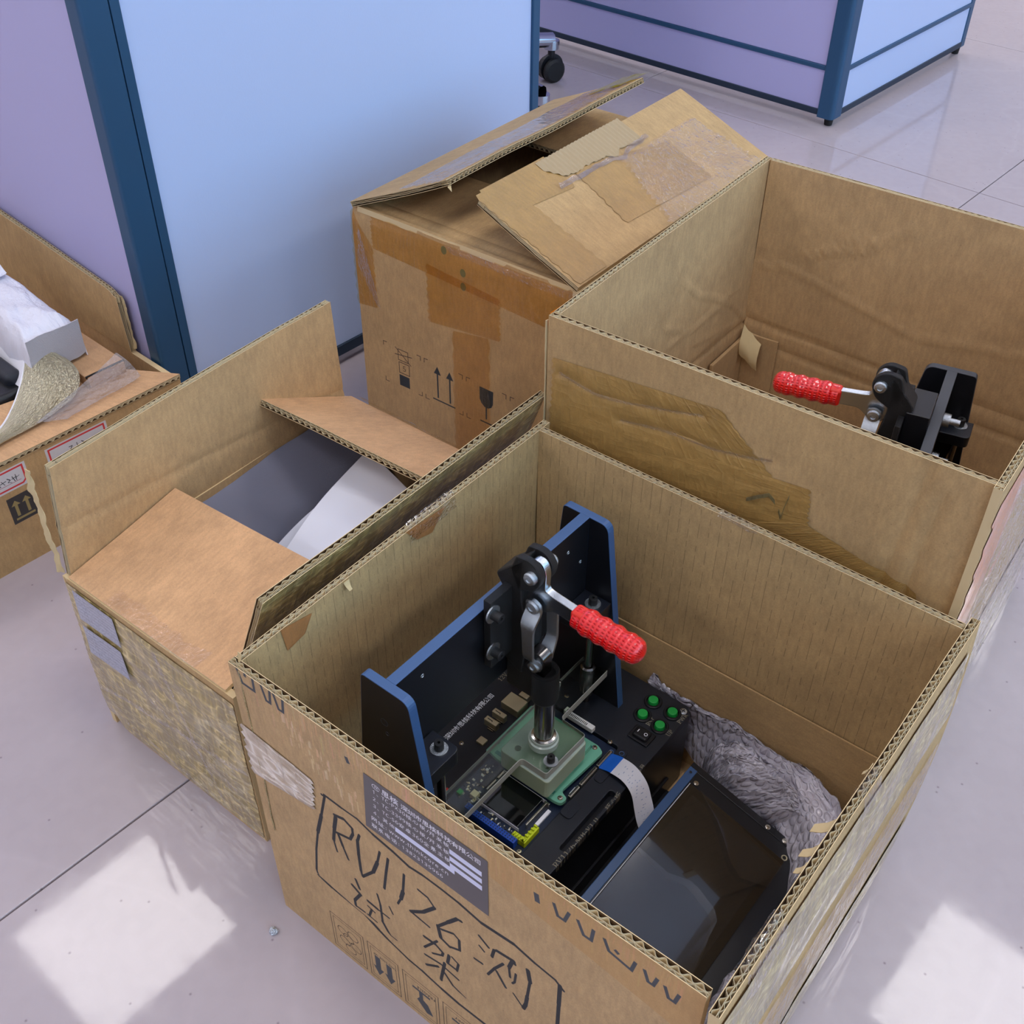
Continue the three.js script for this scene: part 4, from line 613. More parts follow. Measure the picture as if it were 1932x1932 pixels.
  chip('chip', .1272, .1225, .0052, .0058, .0012, M.chip); chip('chip', .158, .1045, .024, .0058, .003, M.chip); chip('chip', .164, .1085, .009, .002, .003, M.nickel); chip('chip', .151, .1085, .012, .0016, .003, M.nickel); chip('socket', .134, .1045, .006, .006, .0055, M.cream); chip('led', .129, .0925, .0045, .0045, .003, M.green);
  panScrew(g, .1185, .1645, .0962, .0022, M.shellMetal);
  for (const u of [.108, .1]) { const q = mesh(g, 'jack', ub(u + .0, u + .0072, .0665, .0755, hp, .106, .0006), M.black); mesh(q, 'jack_edge', merge(ub(u, u + .0072, .0753, .0757, .1058, .1063, .0001, 1), ub(u, u + .0004, .0665, .0757, .1058, .1063, .0001, 1)), M.ivory); }
  mesh(g, 'jumper', ub(.1135, .125, .0815, .0835, hp, .1025, .0004), M.redPlain, 'red jumper'); mesh(g, 'jumper', ub(.1065, .1125, .0815, .0835, hp, .1025, .0004), M.lime, 'lime jumper');
  // ribbon sockets
  for (const [a, b] of [[.2225, .2425], [.1975, .2205], [.182, .1955]]) { const q = mesh(g, 'ribbon_socket', ub(a, b, .1655, .1685, hp - .002, .1035, .0004), M.nickel); mesh(q, 'latch_bar', ub(a + .001, b - .001, .1662, .1672, .1034, .104, .0002), M.rubber); }
  mesh(g, 'contact_strip', merge(ub(.1855, .1935, .1645, .1655, hp, .1022, .0002)), M.white);
  // red power plug with its wire
  const rp = mesh(g, 'power_plug', merge(lathe([[.0018, .112], [.0022, .116], [.0044, .116], [.0052, .1145], [.0052, .102], [.0045, .1005], [0, .1005]], 28).translate(.0475, 0, -.2617)), M.redPlain, 'red power plug'); mesh(rp, 'wire', merge(tube([[.044, .1045, -.254], [.049, .1085, -.2495], [.057, .107, -.2485], [.0655, .1035, -.2485], [.0705, .102, -.2455]], .0009, 30, 8)), M.redPlain);
  return g;
}
fixture('black press fixture with a red-handled toggle clamp and clear plate in the nearest box', FX, .006, {});
fixture('black press fixture half hidden in the tall box, its red handle pointing left', F2, .03, { u0: .03, u1: .255, v0: .05, near: .051, farO: .24, back: true, bh: .255, bw: .027, edge: M.greyEdge, cu: .148, cdv: .02, detail: false });

// ───────────────────────── tilted display module ─────────────────────────
{
  const g = thing('display_module', 'black tablet-like display with peeling protective film, tilted beside the press fixture', 'display', FX, [.2232, .091, -.2913]);
  g.rotation.order = 'YXZ'; g.rotation.z = -.251;
  const L = .218, W = .125;
  mesh(g, 'case', merge(lay(ext(rshape([[0, 0], [W - .01, 0], [W, -.012], [W, -L], [0, -L]], .002), .006, { bevel: .0006 })).translate(0, -.0062, 0), rb(.003, W - .003, -.022, -.006, .003, L - .003, .001)), M.black);
  mesh(g, 'rim', merge(rb(0, .0078, -.004, .0008, .006, L - .001, .0006)), M.blackEdgeSheen);
  mesh(g, 'rim', merge(rb(0, .105, -.004, .0006, .0005, .0075, .0006)), M.black);
  const sc = mesh(g, 'screen', rb(.0098, .1085, -.001, .0012, .0205, L - .004, .0004), M.lcdDark);
  mesh(sc, 'active_area', rb(.0165, .1005, .0011, .00135, .0285, L - .008, .0001, 1), phy({ color: col(24, 25, 27), roughness: .07, clearcoat: 1, clearcoatRoughness: .02 }));
  mesh(g, 'light_line', rb(.0088, .0094, .0004, .0011, .0205, L - .004, .0001, 1), M.white, 'thin white line beside the screen');
  for (const [x, z] of [[.013, .0165], [.0815, .0045], [.099, .0045]]) { const s = mesh(g, 'screw', merge(lathe([[0, .0012], [.0016, .0011], [.0024, .0005], [.0024, 0]], 18).translate(x, .0006, z)), M.nickel); mesh(s, 'cross_slot', rb(x - .0012, x + .0012, .0014, .0019, z - .0002, z + .0002, .00005, 1), M.rubber); }
  mesh(g, 'stud_ring', merge(lathe([[.0016, 0], [.0018, .0008], [.0026, .0008], [.0028, 0]], 20).translate(.1065, .0004, .018)), M.shellMetal); mesh(g, 'pin_hole', merge(lathe([[0, 0], [.0012, 0], [.0013, .0001]], 16).translate(.0035, .0012, .0115)), M.rubber);
  // protective film: one loose corner piece and the large lower part, each lifting along its free edge
  const filmM = phy({ color: col(244, 246, 250), roughness: .16, transmission: 1, thickness: 0, ior: 1.5 });
  const edge1 = [[.0185, .0206], [.0461, .0352], [.0601, .0465], [.0742, .0583], [.0872, .0632], [.109, .0524]], edge2 = [[.0102, .1023], [.0407, .1039], [.0575, .0967], [.0661, .0974], [.0856, .1026], [.0925, .1088], [.0945, .1233], [.1005, .146]];
  const along = (e, a) => { const q = a * (e.length - 1), i = Math.min(e.length - 2, Math.floor(q)); return [0, 1].map((k) => lerp(e[i][k], e[i + 1][k], q - i)); };
  mesh(g, 'film', grid(40, 14, (a, b) => { const [x, z] = along(edge1, a), tx = lerp(.0186, .109, a ** .9), tz = lerp(.0206, .027, a); return V(lerp(x, tx, b), .0034 + .003 * (1 - b) ** 3 * Math.sin(a * 3.1), lerp(z, tz, b)); }), filmM);
  mesh(g, 'film', grid(50, 24, (a, b) => { const [x, z] = along(edge2, a), tx = lerp(.0102, .1085, a), tz = L - .005; return V(lerp(x, tx, b), .0036 + .004 * (1 - b) ** 5 * Math.sin(a * 3.1) + .0008, lerp(z, tz, b)); }), filmM);
}
// ribbon cable from the fixture to the display
{
  const g = thing('ribbon_cable', 'white flat ribbon cable with a blue end joining the fixture to the display', 'cable', FX, [.168, .106, -.2325]);
  const tex = canvasTex(256, 1024, (ctx, w, h) => { ctx.fillStyle = 'rgb(226,226,234)'; ctx.fillRect(0, 0, w, h); const r = rng(9); ctx.fillStyle = 'rgba(120,140,180,.55)'; for (let i = 0; i < 26; i++) { const y = 60 + i * 34; if (r() > .25) for (let k = 0; k < 3; k++) ctx.fillRect(30 + r() * 150, y, 8 + r() * 16, 10); } ctx.fillStyle = 'rgba(190,192,200,.6)'; for (let x = 8; x < w; x += 10) ctx.fillRect(x, 0, 2, h); });
  const path = new THREE.CatmullRomCurve3([V(.000, .0, 0), V(.012, .004, 0), V(.026, .0045, .001), V(.038, -.001, .004), V(.046, -.013, .008), V(.052, -.0235, .011), V(.0565, -.031, .012)]);
  const w = .0098, f = (t, s, o) => { const p = path.getPoint(t), k = sm(t, .2, .8); return V(p.x + (s) * w * .35 * k, p.y + o, p.z - s * w * (1 - .12 * k)); };
  mesh(g, 'ribbon', shell(4, 60, (a, b) => f(.16 + b * .84, a * 2 - 1, 0), .0003), phy({ map: tex, roughness: .25, clearcoat: .6, clearcoatRoughness: .12 }));
  mesh(g, 'blue_end', shell(3, 12, (a, b) => f(b * .17, a * 2 - 1, .0003), .0006), std({ color: col(20, 96, 196), roughness: .5 }));
}
// ───────────────────────── bubble wrap ─────────────────────────
{
  const bub = dataTex(512, (u, v) => { const s = 20, x = u * s, y = v * s * 1.155, row = Math.floor(y), X = x + (row % 2) * .5, d = Math.hypot(X - Math.floor(X) - .5, y - row - .5); return [255 * clamp((d < .42 ? .45 * Math.sqrt(1 - (d / .42) ** 2) : 0) + .55 * ridge(u * 13 + vn(u * 9, v * 9, 3, 9), v * 13 + vn(u * 7, v * 7, 5, 7), 4, 13) ** 4, 0, 1)]; }, { repeat: [1 / .2, 1 / .2] });
  const wrapM = phy({ color: col(232, 228, 240), roughness: .3, transmission: .42, thickness: 0, ior: 1.5, clearcoat: .6, clearcoatRoughness: .1, bumpMap: bub, bumpScale: .003 });
  // a sheet draped over a ridge line: c0 its foot on the fixture side, c1 the ridge, c2 its foot at the wall
  const drape = (g, name, rows, seed, n = 90, m = 40) => { const cs = rows.map((r) => new THREE.CatmullRomCurve3(r.map(([t, s, y]) => V(t, y, -s))));
    return mesh(g, name, shell(n, m, (a, b) => { const p = cs.map((c) => c.getPoint(a)), q = new THREE.CatmullRomCurve3(p).getPoint(b), f1 = fb(a * 7, b * 6, seed, 3), f2 = ridge(a * 13 + f1, b * 9 + f1, seed + 3) ** 4, e = Math.min(1, 6 * Math.min(b, 1 - b) + .3); return q.add(V(.006 * fb(a * 6, b * 5, seed + 5), e * (.011 * f1 + .007 * f2), .006 * fb(a * 6, b * 5, seed + 8))).setY(Math.max(.006, q.y)); }, .0005, (a, b) => [a * .36, b * .16]), wrapM); };
  const g1 = thing('bubble_wrap', 'crumpled clear bubble wrap filling the far right corner of the nearest box', 'bubble wrap', FA, [0, .006, 0]);
  drape(g1, 'upper_fold', [[[.155, .3325, .05], [.2, .3325, .03], [.24, .318, .02], [.285, .3, .03], [.325, .26, .02], [.343, .2, .02]], [[.15, .336, .085], [.2, .338, .083], [.25, .333, .088], [.3, .32, .09], [.345, .28, .085], [.362, .215, .07]], [[.15, .3375, .09], [.2, .3395, .086], [.26, .337, .09], [.31, .33, .096], [.36, .3, .1], [.3725, .22, .08]], [[.15, .3385, .06], [.2, .34, .05], [.27, .34, .05], [.33, .338, .06], [.372, .31, .06], [.376, .22, .05]]], 3);
  drape(g1, 'lower_fold', [[[.222, .318, .02], [.225, .306, .01], [.232, .298, .008], [.25, .296, .008], [.3, .296, .01]], [[.228, .326, .07], [.24, .316, .078], [.262, .305, .082], [.3, .3, .084], [.33, .296, .08]], [[.25, .331, .078], [.27, .326, .084], [.295, .318, .09], [.325, .31, .09], [.345, .3, .084]], [[.27, .336, .05], [.29, .333, .05], [.32, .328, .05], [.345, .32, .05], [.36, .31, .05]]], 8, 50);
  drape(g1, 'tail', [[[.352, .268, .012], [.352, .22, .012], [.354, .17, .012], [.36, .13, .012]], [[.353, .265, .085], [.355, .22, .092], [.357, .175, .08], [.364, .135, .05]], [[.364, .26, .098], [.366, .22, .102], [.367, .175, .09], [.37, .138, .06]], [[.3755, .255, .06], [.3765, .22, .06], [.377, .175, .05], [.377, .14, .03]]], 15, 60);
  const g2 = thing('bubble_wrap', 'small twist of clear bubble wrap at the near right corner of the nearest box', 'bubble wrap', FA, [0, .006, 0]);
  drape(g2, 'fold', [[[.357, .03, .012], [.356, .08, .012], [.354, .12, .012], [.356, .155, .012]], [[.356, .03, .075], [.355, .08, .098], [.353, .125, .104], [.357, .15, .07]], [[.366, .03, .085], [.366, .08, .11], [.364, .125, .112], [.365, .148, .08]], [[.376, .03, .05], [.376, .08, .06], [.376, .12, .06], [.376, .146, .04]]], 21, 50);
}
// ───────────────────────── heavily taped long carton at the left ─────────────────────────
{
  const W = .225, S = .357, H = .2018, FB = { o: FA.o, a: FA.a }, at = [-.2847, 0, -.033];
  const g = thing('cardboard_box', 'long cardboard box wrapped in shiny tape with two white shipping labels, flaps open', 'box', FB, at);
  const p = walls(g, W, S, H, {
    front: { open: '', na: 50, nb: 40, warp: (a, b, x, y) => .004 * fb(x * 6, y * 6, 41, 2) * Math.sin(Math.PI * b) - .012 * (1 - sm(a, 0, .1)) * (1 - sm(b, 0, .12)) },
    left: { open: '', warp: wob(42, .003) }, back: { open: '' }, right: { open: '', warp: wob(43, .003) }, l0: 0, r0: 0,
  });
  tape(g, 'clear_tape', p.F, 'out', [[.001, .004], [.223, .004], [.224, .194], [.001, .196]], M.tapeOlive, { na: 80, nb: 60, amp: .0018, jag: .0005, seed: 3, freq: 26 });
  tape(g, 'clear_tape', p.L, 'out', [[.002, .004], [S - .002, .004], [S - .002, .19], [.002, .19]], M.tapeOlive, { na: 40, nb: 24, amp: .0014, jag: 0, seed: 5 });
  for (const [q, s] of [[[[.002, .06], [.223, .1], [.223, .106], [.002, .066]], 1], [[[.06, .125], [.2, .055], [.2, .06], [.06, .131]], 2], [[[.01, .03], [.15, .01], [.15, .014], [.01, .035]], 4], [[[.12, .19], [.17, .02], [.175, .02], [.126, .19]], 6]]) tape(g, 'tape_fold', p.F, 'out', q, M.film, { na: 40, nb: 4, amp: .002, lift: .0022, seed: s });
  const lab = canvasTex(640, 384, (ctx, w, h) => { ctx.fillStyle = 'rgb(206,208,228)'; ctx.fillRect(0, 0, w, h); ctx.strokeStyle = 'rgba(86,92,124,.85)'; ctx.lineWidth = 4; ctx.strokeRect(16, 16, w - 32, h - 32); for (const y of [60, 108, 156, 204, 252, 300]) { ctx.beginPath(); ctx.moveTo(16, y); ctx.lineTo(w - 16, y); ctx.stroke(); } ctx.beginPath(); ctx.moveTo(170, 16); ctx.lineTo(170, h - 16); ctx.stroke(); const r = rng(4); for (let i = 0; i < 260; i++) { const y = 26 + Math.floor(r() * 26) * 13; ctx.fillStyle = `rgba(70,76,110,${.25 + r() * .4})`; ctx.fillRect(24 + r() * 560, y, 4 + r() * 24, 5); } });
  const labM = phy({ map: lab, roughness: .35, clearcoat: .8, clearcoatRoughness: .12, bumpMap: wrinkleBump, bumpScale: .0006 });
  for (const [x0, y0, x1, y1, k] of [[.0125, .1585, .0705, .195, 0], [.0132, .1145, .07, .1515, 1]]) { const m = tape(g, 'shipping_label', p.F, 'out', [[x0, y0 + .001 * k], [x1, y0], [x1 - .002 * k, y1], [x0 + .001, y1]], labM, { na: 14, nb: 8, amp: .001, jag: 0, lift: .0026 + .0006 * k, seed: 7 + k, freq: 30 }); const a = m.geometry.attributes.uv.array; for (let i = 0; i < a.length; i += 2) { const q = i / 2; a[i] = (q % 15) / 14; a[i + 1] = Math.floor(q / 15) / 8; } }
  const flap = (o) => ({ seed: 50, ...o });
  panel(g, 'flap', C4(.0028, H, -.349, .0028, H, -.004, .0125, .325, -.012, .0, .325, -.345), flap({ inn: M.kraftIn, lines: 'right left', na: 60, nb: 24, warp: (a, b, x, y) => .0022 * fb(x * 7, y * 9, 44, 3) * b + .0014 * Math.exp(-(((y - .04 - .12 * (x - .2)) / .003) ** 2)), seed: 51, crush: 1.4 }));
  panel(g, 'flap', C4(W - .003, H, -.006, W - .003, H, -.35, .2665, .325, -.352, .2625, .322, -.017), flap({ out: M.tapeOlive, lines: 'left', na: 60, nb: 20, warp: (a, b, x, y) => .0024 * fb(x * 6, y * 9, 45, 2) * b, seed: 52, crush: 1.2 }));
  panel(g, 'flap', C4(.0075, H + .001, -.001, .216, H + .001, -.001, .213, .2265, -.136, .0095, .2265, -.124), flap({ out: M.kraftPink, open: '', th: .004, na: 40, nb: 24, warp: (a, b, x, y) => .0016 * fb(x * 7, y * 7, 47, 2), seed: 53 }), );
  panel(g, 'flap', C4(.216, H + .001, -S + .001, .0075, H + .001, -S + .001, .0045, .2625, -.239, .2165, .2625, -.248), flap({ out: M.kraftPink, lines: 'right', na: 40, nb: 20, warp: (a, b, x, y) => .0012 * fb(x * 7, y * 7, 48, 2), seed: 54 }));
  mesh(g, 'torn_edge', shell(4, 40, (a, b) => V(.0015 - .006 * (1 - a) + .002 * b + .003 * fb(b * 16, a * 2, 3), H + .004 + b * .118, .001 - .0015 * a + .002 * fb(b * 11, a, 9)), .0006), M.paperTorn);
  mesh(g, 'tape_end', grid(20, 6, (a, b) => V(.02 + a * .19, H + .004 + .006 * b + .002 * fb(a * 8, b * 3, 5), -S - .004 + .008 * b + .002 * fb(a * 12, b * 3, 2)), (a, b) => [a * .2, b * .03]), M.tapeClear);
  mesh(g, 'tape_end', grid(20, 6, (a, b) => V(.06 + a * .12, H + .0052 + .0016 * Math.abs(fb(a * 9, b * 4, 6)), .001 - .03 * b + .004 * fb(a * 5, b, 3)), (a, b) => [a * .12, b * .03]), M.film);

  // lining foam sheet and folded white sheets inside the box
  const foamM = phy({ color: col(176, 180, 206), roughness: .5, clearcoat: .25, clearcoatRoughness: .35, bumpMap: rep(grainBump, 40, 40), bumpScale: .0012 });
  const f = thing('foam_sheet', 'grey foam sheet lining the inside of the long taped box', 'foam', FB, [at[0], .006, at[2]]);
  mesh(f, 'sheet', shell(40, 30, (a, b) => { const q = a * 1.15, x = .0085 + .2 * a, y = .19 - .15 * Math.sin(Math.min(q, 1.1) * 1.25) ** 1.2 + .006 * fb(a * 4, b * 4, 6); return V(x, y, lerp(-.035, -.345, b)); }, .003), foamM);
  const paperM = std({ color: col(226, 230, 244), roughness: .55 });
  const w = thing('paper_sheets', 'folded white sheets standing in the long taped box', 'paper', FB, [at[0], .006, at[2]]);
  const ruled = (E0, E1, bow) => { const c0 = new THREE.CatmullRomCurve3(E0.map((q) => V(...q))), c1 = new THREE.CatmullRomCurve3(E1.map((q) => V(...q))); return shell(30, 16, (a, b) => c0.getPoint(a).lerp(c1.getPoint(a), b).add(V(0, bow * Math.sin(Math.PI * b), 0)), .0006); };
  mesh(w, 'sheet', ruled([[.098, .12, -.06], [.088, .155, -.15], [.09, .176, -.21], [.1, .188, -.268]], [[.2135, .16, -.04], [.214, .17, -.15], [.214, .18, -.22], [.2135, .185, -.28]], -.012), paperM);
  mesh(w, 'sheet', merge(ruled([[.135, .14, -.05], [.117, .178, -.15], [.106, .196, -.21], [.094, .206, -.292]], [[.2155, .178, -.04], [.2155, .188, -.14], [.216, .192, -.2], [.2165, .194, -.262]], .004), ruled([[.094, .206, -.292], [.13, .204, -.284], [.17, .2, -.274], [.2165, .194, -.262]], [[.104, .176, -.3], [.14, .178, -.295], [.175, .178, -.29], [.2165, .178, -.28]], .001)), paperM);
}

// ───────────────────────── closed-up cube carton behind ─────────────────────────
{
  const W = .32, S = .42, H = .32, mm = 5, g = thing('cardboard_box', 'square cardboard box with half-open taped flaps and printed arrow and glass symbols', 'box', FD);
  const front = canvasTex(1600, 1600, (ctx, w, h) => {
    kraftCanvas(ctx, w, h, 186, 150, 102, mm * 1000);
    const X = (x) => x * mm, Y = (y) => h - y * mm, ink = 'rgb(44,48,52)', br = 'rgb(64,46,36)';
    const ln = (s, lw, c = br) => { ctx.strokeStyle = c; ctx.lineWidth = lw * mm; ctx.beginPath(); s.split(' ').forEach((q, i) => { const [a, b] = q.split(',').map(Number); if (i) ctx.lineTo(X(a), Y(b)); else ctx.moveTo(X(a), Y(b)); }); ctx.stroke(); };
    for (const x of [35, 101, 167, 233]) { ln(`${x},147 ${x},153 ${x + 6},153`, .9); ln(`${x},101 ${x},95 ${x + 6},95`, .9); } for (const x of [95, 161, 227]) { ln(`${x - 6},153 ${x},153 ${x},147`, .9); ln(`${x - 6},95 ${x},95 ${x},101`, .9); }
    ln('58.5,150 74.5,150 74.5,134.5 58.5,134.5 58.5,150', 1); ln('54,151.5 79,132', 1); ln('53,141 81,145', 1);
    ln('59,131.5 75.5,131.5 75.5,116 59,116 59,131.5', 1); ctx.fillStyle = br; ctx.font = `${10.5 * mm}px sans-serif`; ctx.textAlign = 'center'; ctx.fillText('5', X(67.2), Y(120)); poly(ctx, X, Y, '58.5,113 75,113 75,97 58.5,97', ink);
    for (const x of [121.6, 141]) { poly(ctx, X, Y, `${x},149 ${x + 5.6},138 ${x - 5.6},138`, ink); ln(`${x},139 ${x},103.5`, 2.2, ink); } ln('113,100 149,100', 1.9, ink);
    poly(ctx, X, Y, '187,148.5 208,148.5 207.4,130 205,125 200,122 195,122 190,126 187.4,131', ink); ln('197.4,124 197.4,105', 2.3, ink); ln('188,100 207,100', 2, ink);
    ctx.fillStyle = 'rgba(96,118,102,.75)'; for (const [x, y] of [[139, 309], [166, 290], [166, 273]]) { ctx.beginPath(); ctx.ellipse(X(x), Y(y), 4 * mm, 5 * mm, 0, 0, 7); ctx.fill(); }
  });
  const p = walls(g, W, S, H, { front: { open: '', uvOut: true, out: phy({ map: front, roughness: .7, clearcoat: .15, clearcoatRoughness: .3, bumpMap: rep(grainBump, 2, 2), bumpScale: .0003 }), na: 60, nb: 50, warp: (a, b, x, y) => .002 * fb(x * 6, y * 5, 61, 2) - .003 * Math.exp(-(((b - 1) / .03) ** 2)) * (.5 + fb(a * 5, 1, 4)) }, left: { open: '' }, back: { open: '' }, right: { open: '' } });
  const tp = (q, s, o = {}) => tape(g, 'tape', p.F, 'out', q, M.tapeClearKraft, { na: 30, nb: 16, seed: s, amp: .0005, lift: .0003 + .0002 * s, ...o });
  tp([[-.002, .193], [.03, .197], [.03, .277], [-.002, .318]], 1); tp([[.03, .277], [.32, .262], [.32, .3165], [.03, .3165]], 2); tp([[.112, .209], [.219, .222], [.217, .276], [.113, .285]], 3); tp([[.148, .02], [.203, .02], [.203, .22], [.148, .21]], 4);
  tape(g, 'tape_fold', p.F, 'out', [[.15, .309], [.32, .307], [.32, .317], [.14, .317]], M.film, { na: 60, nb: 6, amp: .003, lift: .002, seed: 5 }); tape(g, 'tape_fold', p.F, 'out', [[.004, .25], [.03, .2], [.036, .2], [.01, .3]], M.film, { na: 20, nb: 4, amp: .0014, lift: .0012, seed: 6 });
  // small inner flaps, then the two long flaps leaning together
  panel(g, 'inner_flap', C4(.008, H - .001, -.002, W - .008, H - .001, -.002, W - .008, H - .012, -.165, .008, H - .012, -.16), { seed: 62, warp: (a, b, x, y) => -.002 * Math.exp(-(((y - .012) / .004) ** 2)) - .0016 * Math.exp(-(((y - .03) / .003) ** 2)), na: 30, nb: 40 });
  panel(g, 'inner_flap', C4(W - .008, H - .001, -S + .002, .008, H - .001, -S + .002, .008, H + .004, -.262, W - .008, H + .004, -.262), { seed: 63 });
  const fl = panel(g, 'flap', C4(.001, H + .003, -.4, .001, H + .003, 0, .139, .383, -.011, .139, .383, -.4), { seed: 64, na: 60, nb: 24, lines: 'right', warp: (a, b, x, y) => .003 * fb(x * 5, y * 5, 64, 2) * b });
  const fr = panel(g, 'flap', C4(W - .001, H + .003, .0, W - .001, H + .003, -.412, .186, .3775, -.412, .186, .3775, -.004), { seed: 65, na: 60, nb: 30, lines: 'left', warp: (a, b, x, y) => .002 * fb(x * 5, y * 5, 65, 2) * b });
  tape(g, 'clear_tape', fl, 'out', [[.02, .07], [.39, .075], [.4, .148], [.02, .15]], M.tapeClear, { na: 60, nb: 16, amp: .002, lift: .0012, seed: 7, freq: 24 }); tape(g, 'clear_tape', fl, 'out', [[-.03, .1], [.04, .09], [.04, .14], [-.02, .15]], phy({ color: col(214, 202, 60), roughness: .15, transmission: .7, thickness: 0 }), { na: 16, nb: 8, amp: .002, lift: .002, seed: 8 });
  tape(g, 'tape', fr, 'out', [[.004, .002], [.055, .002], [.05, .15], [.0, .15]], M.tapeAmber, { na: 16, nb: 20, seed: 9 }); tape(g, 'tape', fr, 'out', [[.13, .03], [.3, .02], [.3, .09], [.14, .12]], M.tapeAmber, { na: 30, nb: 14, seed: 10, amp: .0008 }); tape(g, 'tape', fr, 'out', [[.02, .11], [.12, .1], [.125, .152], [.01, .153]], M.tapeAmber, { na: 24, nb: 10, seed: 11 });
  tape(g, 'clear_tape', fr, 'out', [[.18, .0], [.39, .0], [.37, .1], [.21, .1]], M.film, { na: 50, nb: 24, amp: .0045, lift: .0016, seed: 12, freq: 22, jag: .004 });
  // place where the top paper tore off and the flutes lie bare
  mesh(g, 'bare_flutes', grid(150, 10, (a, b) => { const x = .105 + a * .165, lo = .112 + .012 * fb(a * 6, 0, 71) + (a < .12 ? .02 * (1 - a / .12) : 0) - .01 * sm(a, .7, 1), y = lerp(lo, .1492, b); return fr.out(x / fr.W, y / fr.H, .0009 + .0007 * (1 + Math.sin(x / .0072 * 6.2832))); }), M.bare);
  mesh(g, 'torn_liner', merge(shell(20, 4, (a, b) => { const x = .1 + a * .18; return fr.out(x / fr.W, (.108 + .01 * fb(a * 6, 0, 71) - .006 * b) / fr.H, .002 + .003 * (1 - b) * (.5 + fb(a * 9, b, 5))); }, .0003)), M.film);
  mesh(g, 'torn_corner', shell(8, 6, (a, b) => fl.S(.985 + .02 * b, .97 + .02 * a + .03 * b, -.004 - .006 * a * b), .0006), M.paperTorn);
  const nb = thing('dark_case', 'dark navy object lying inside the square box below its flaps', 'case', FD, [.16, .006, -.21]);
  mesh(nb, 'case', rb(-.12, .12, 0, .24, -.06, .12, .006, 3), std({ color: col(20, 26, 44), roughness: .5 })); mesh(nb, 'lid_seam', rb(-.1205, .1205, .2, .203, -.0605, .1205, .001), M.rubber);
}

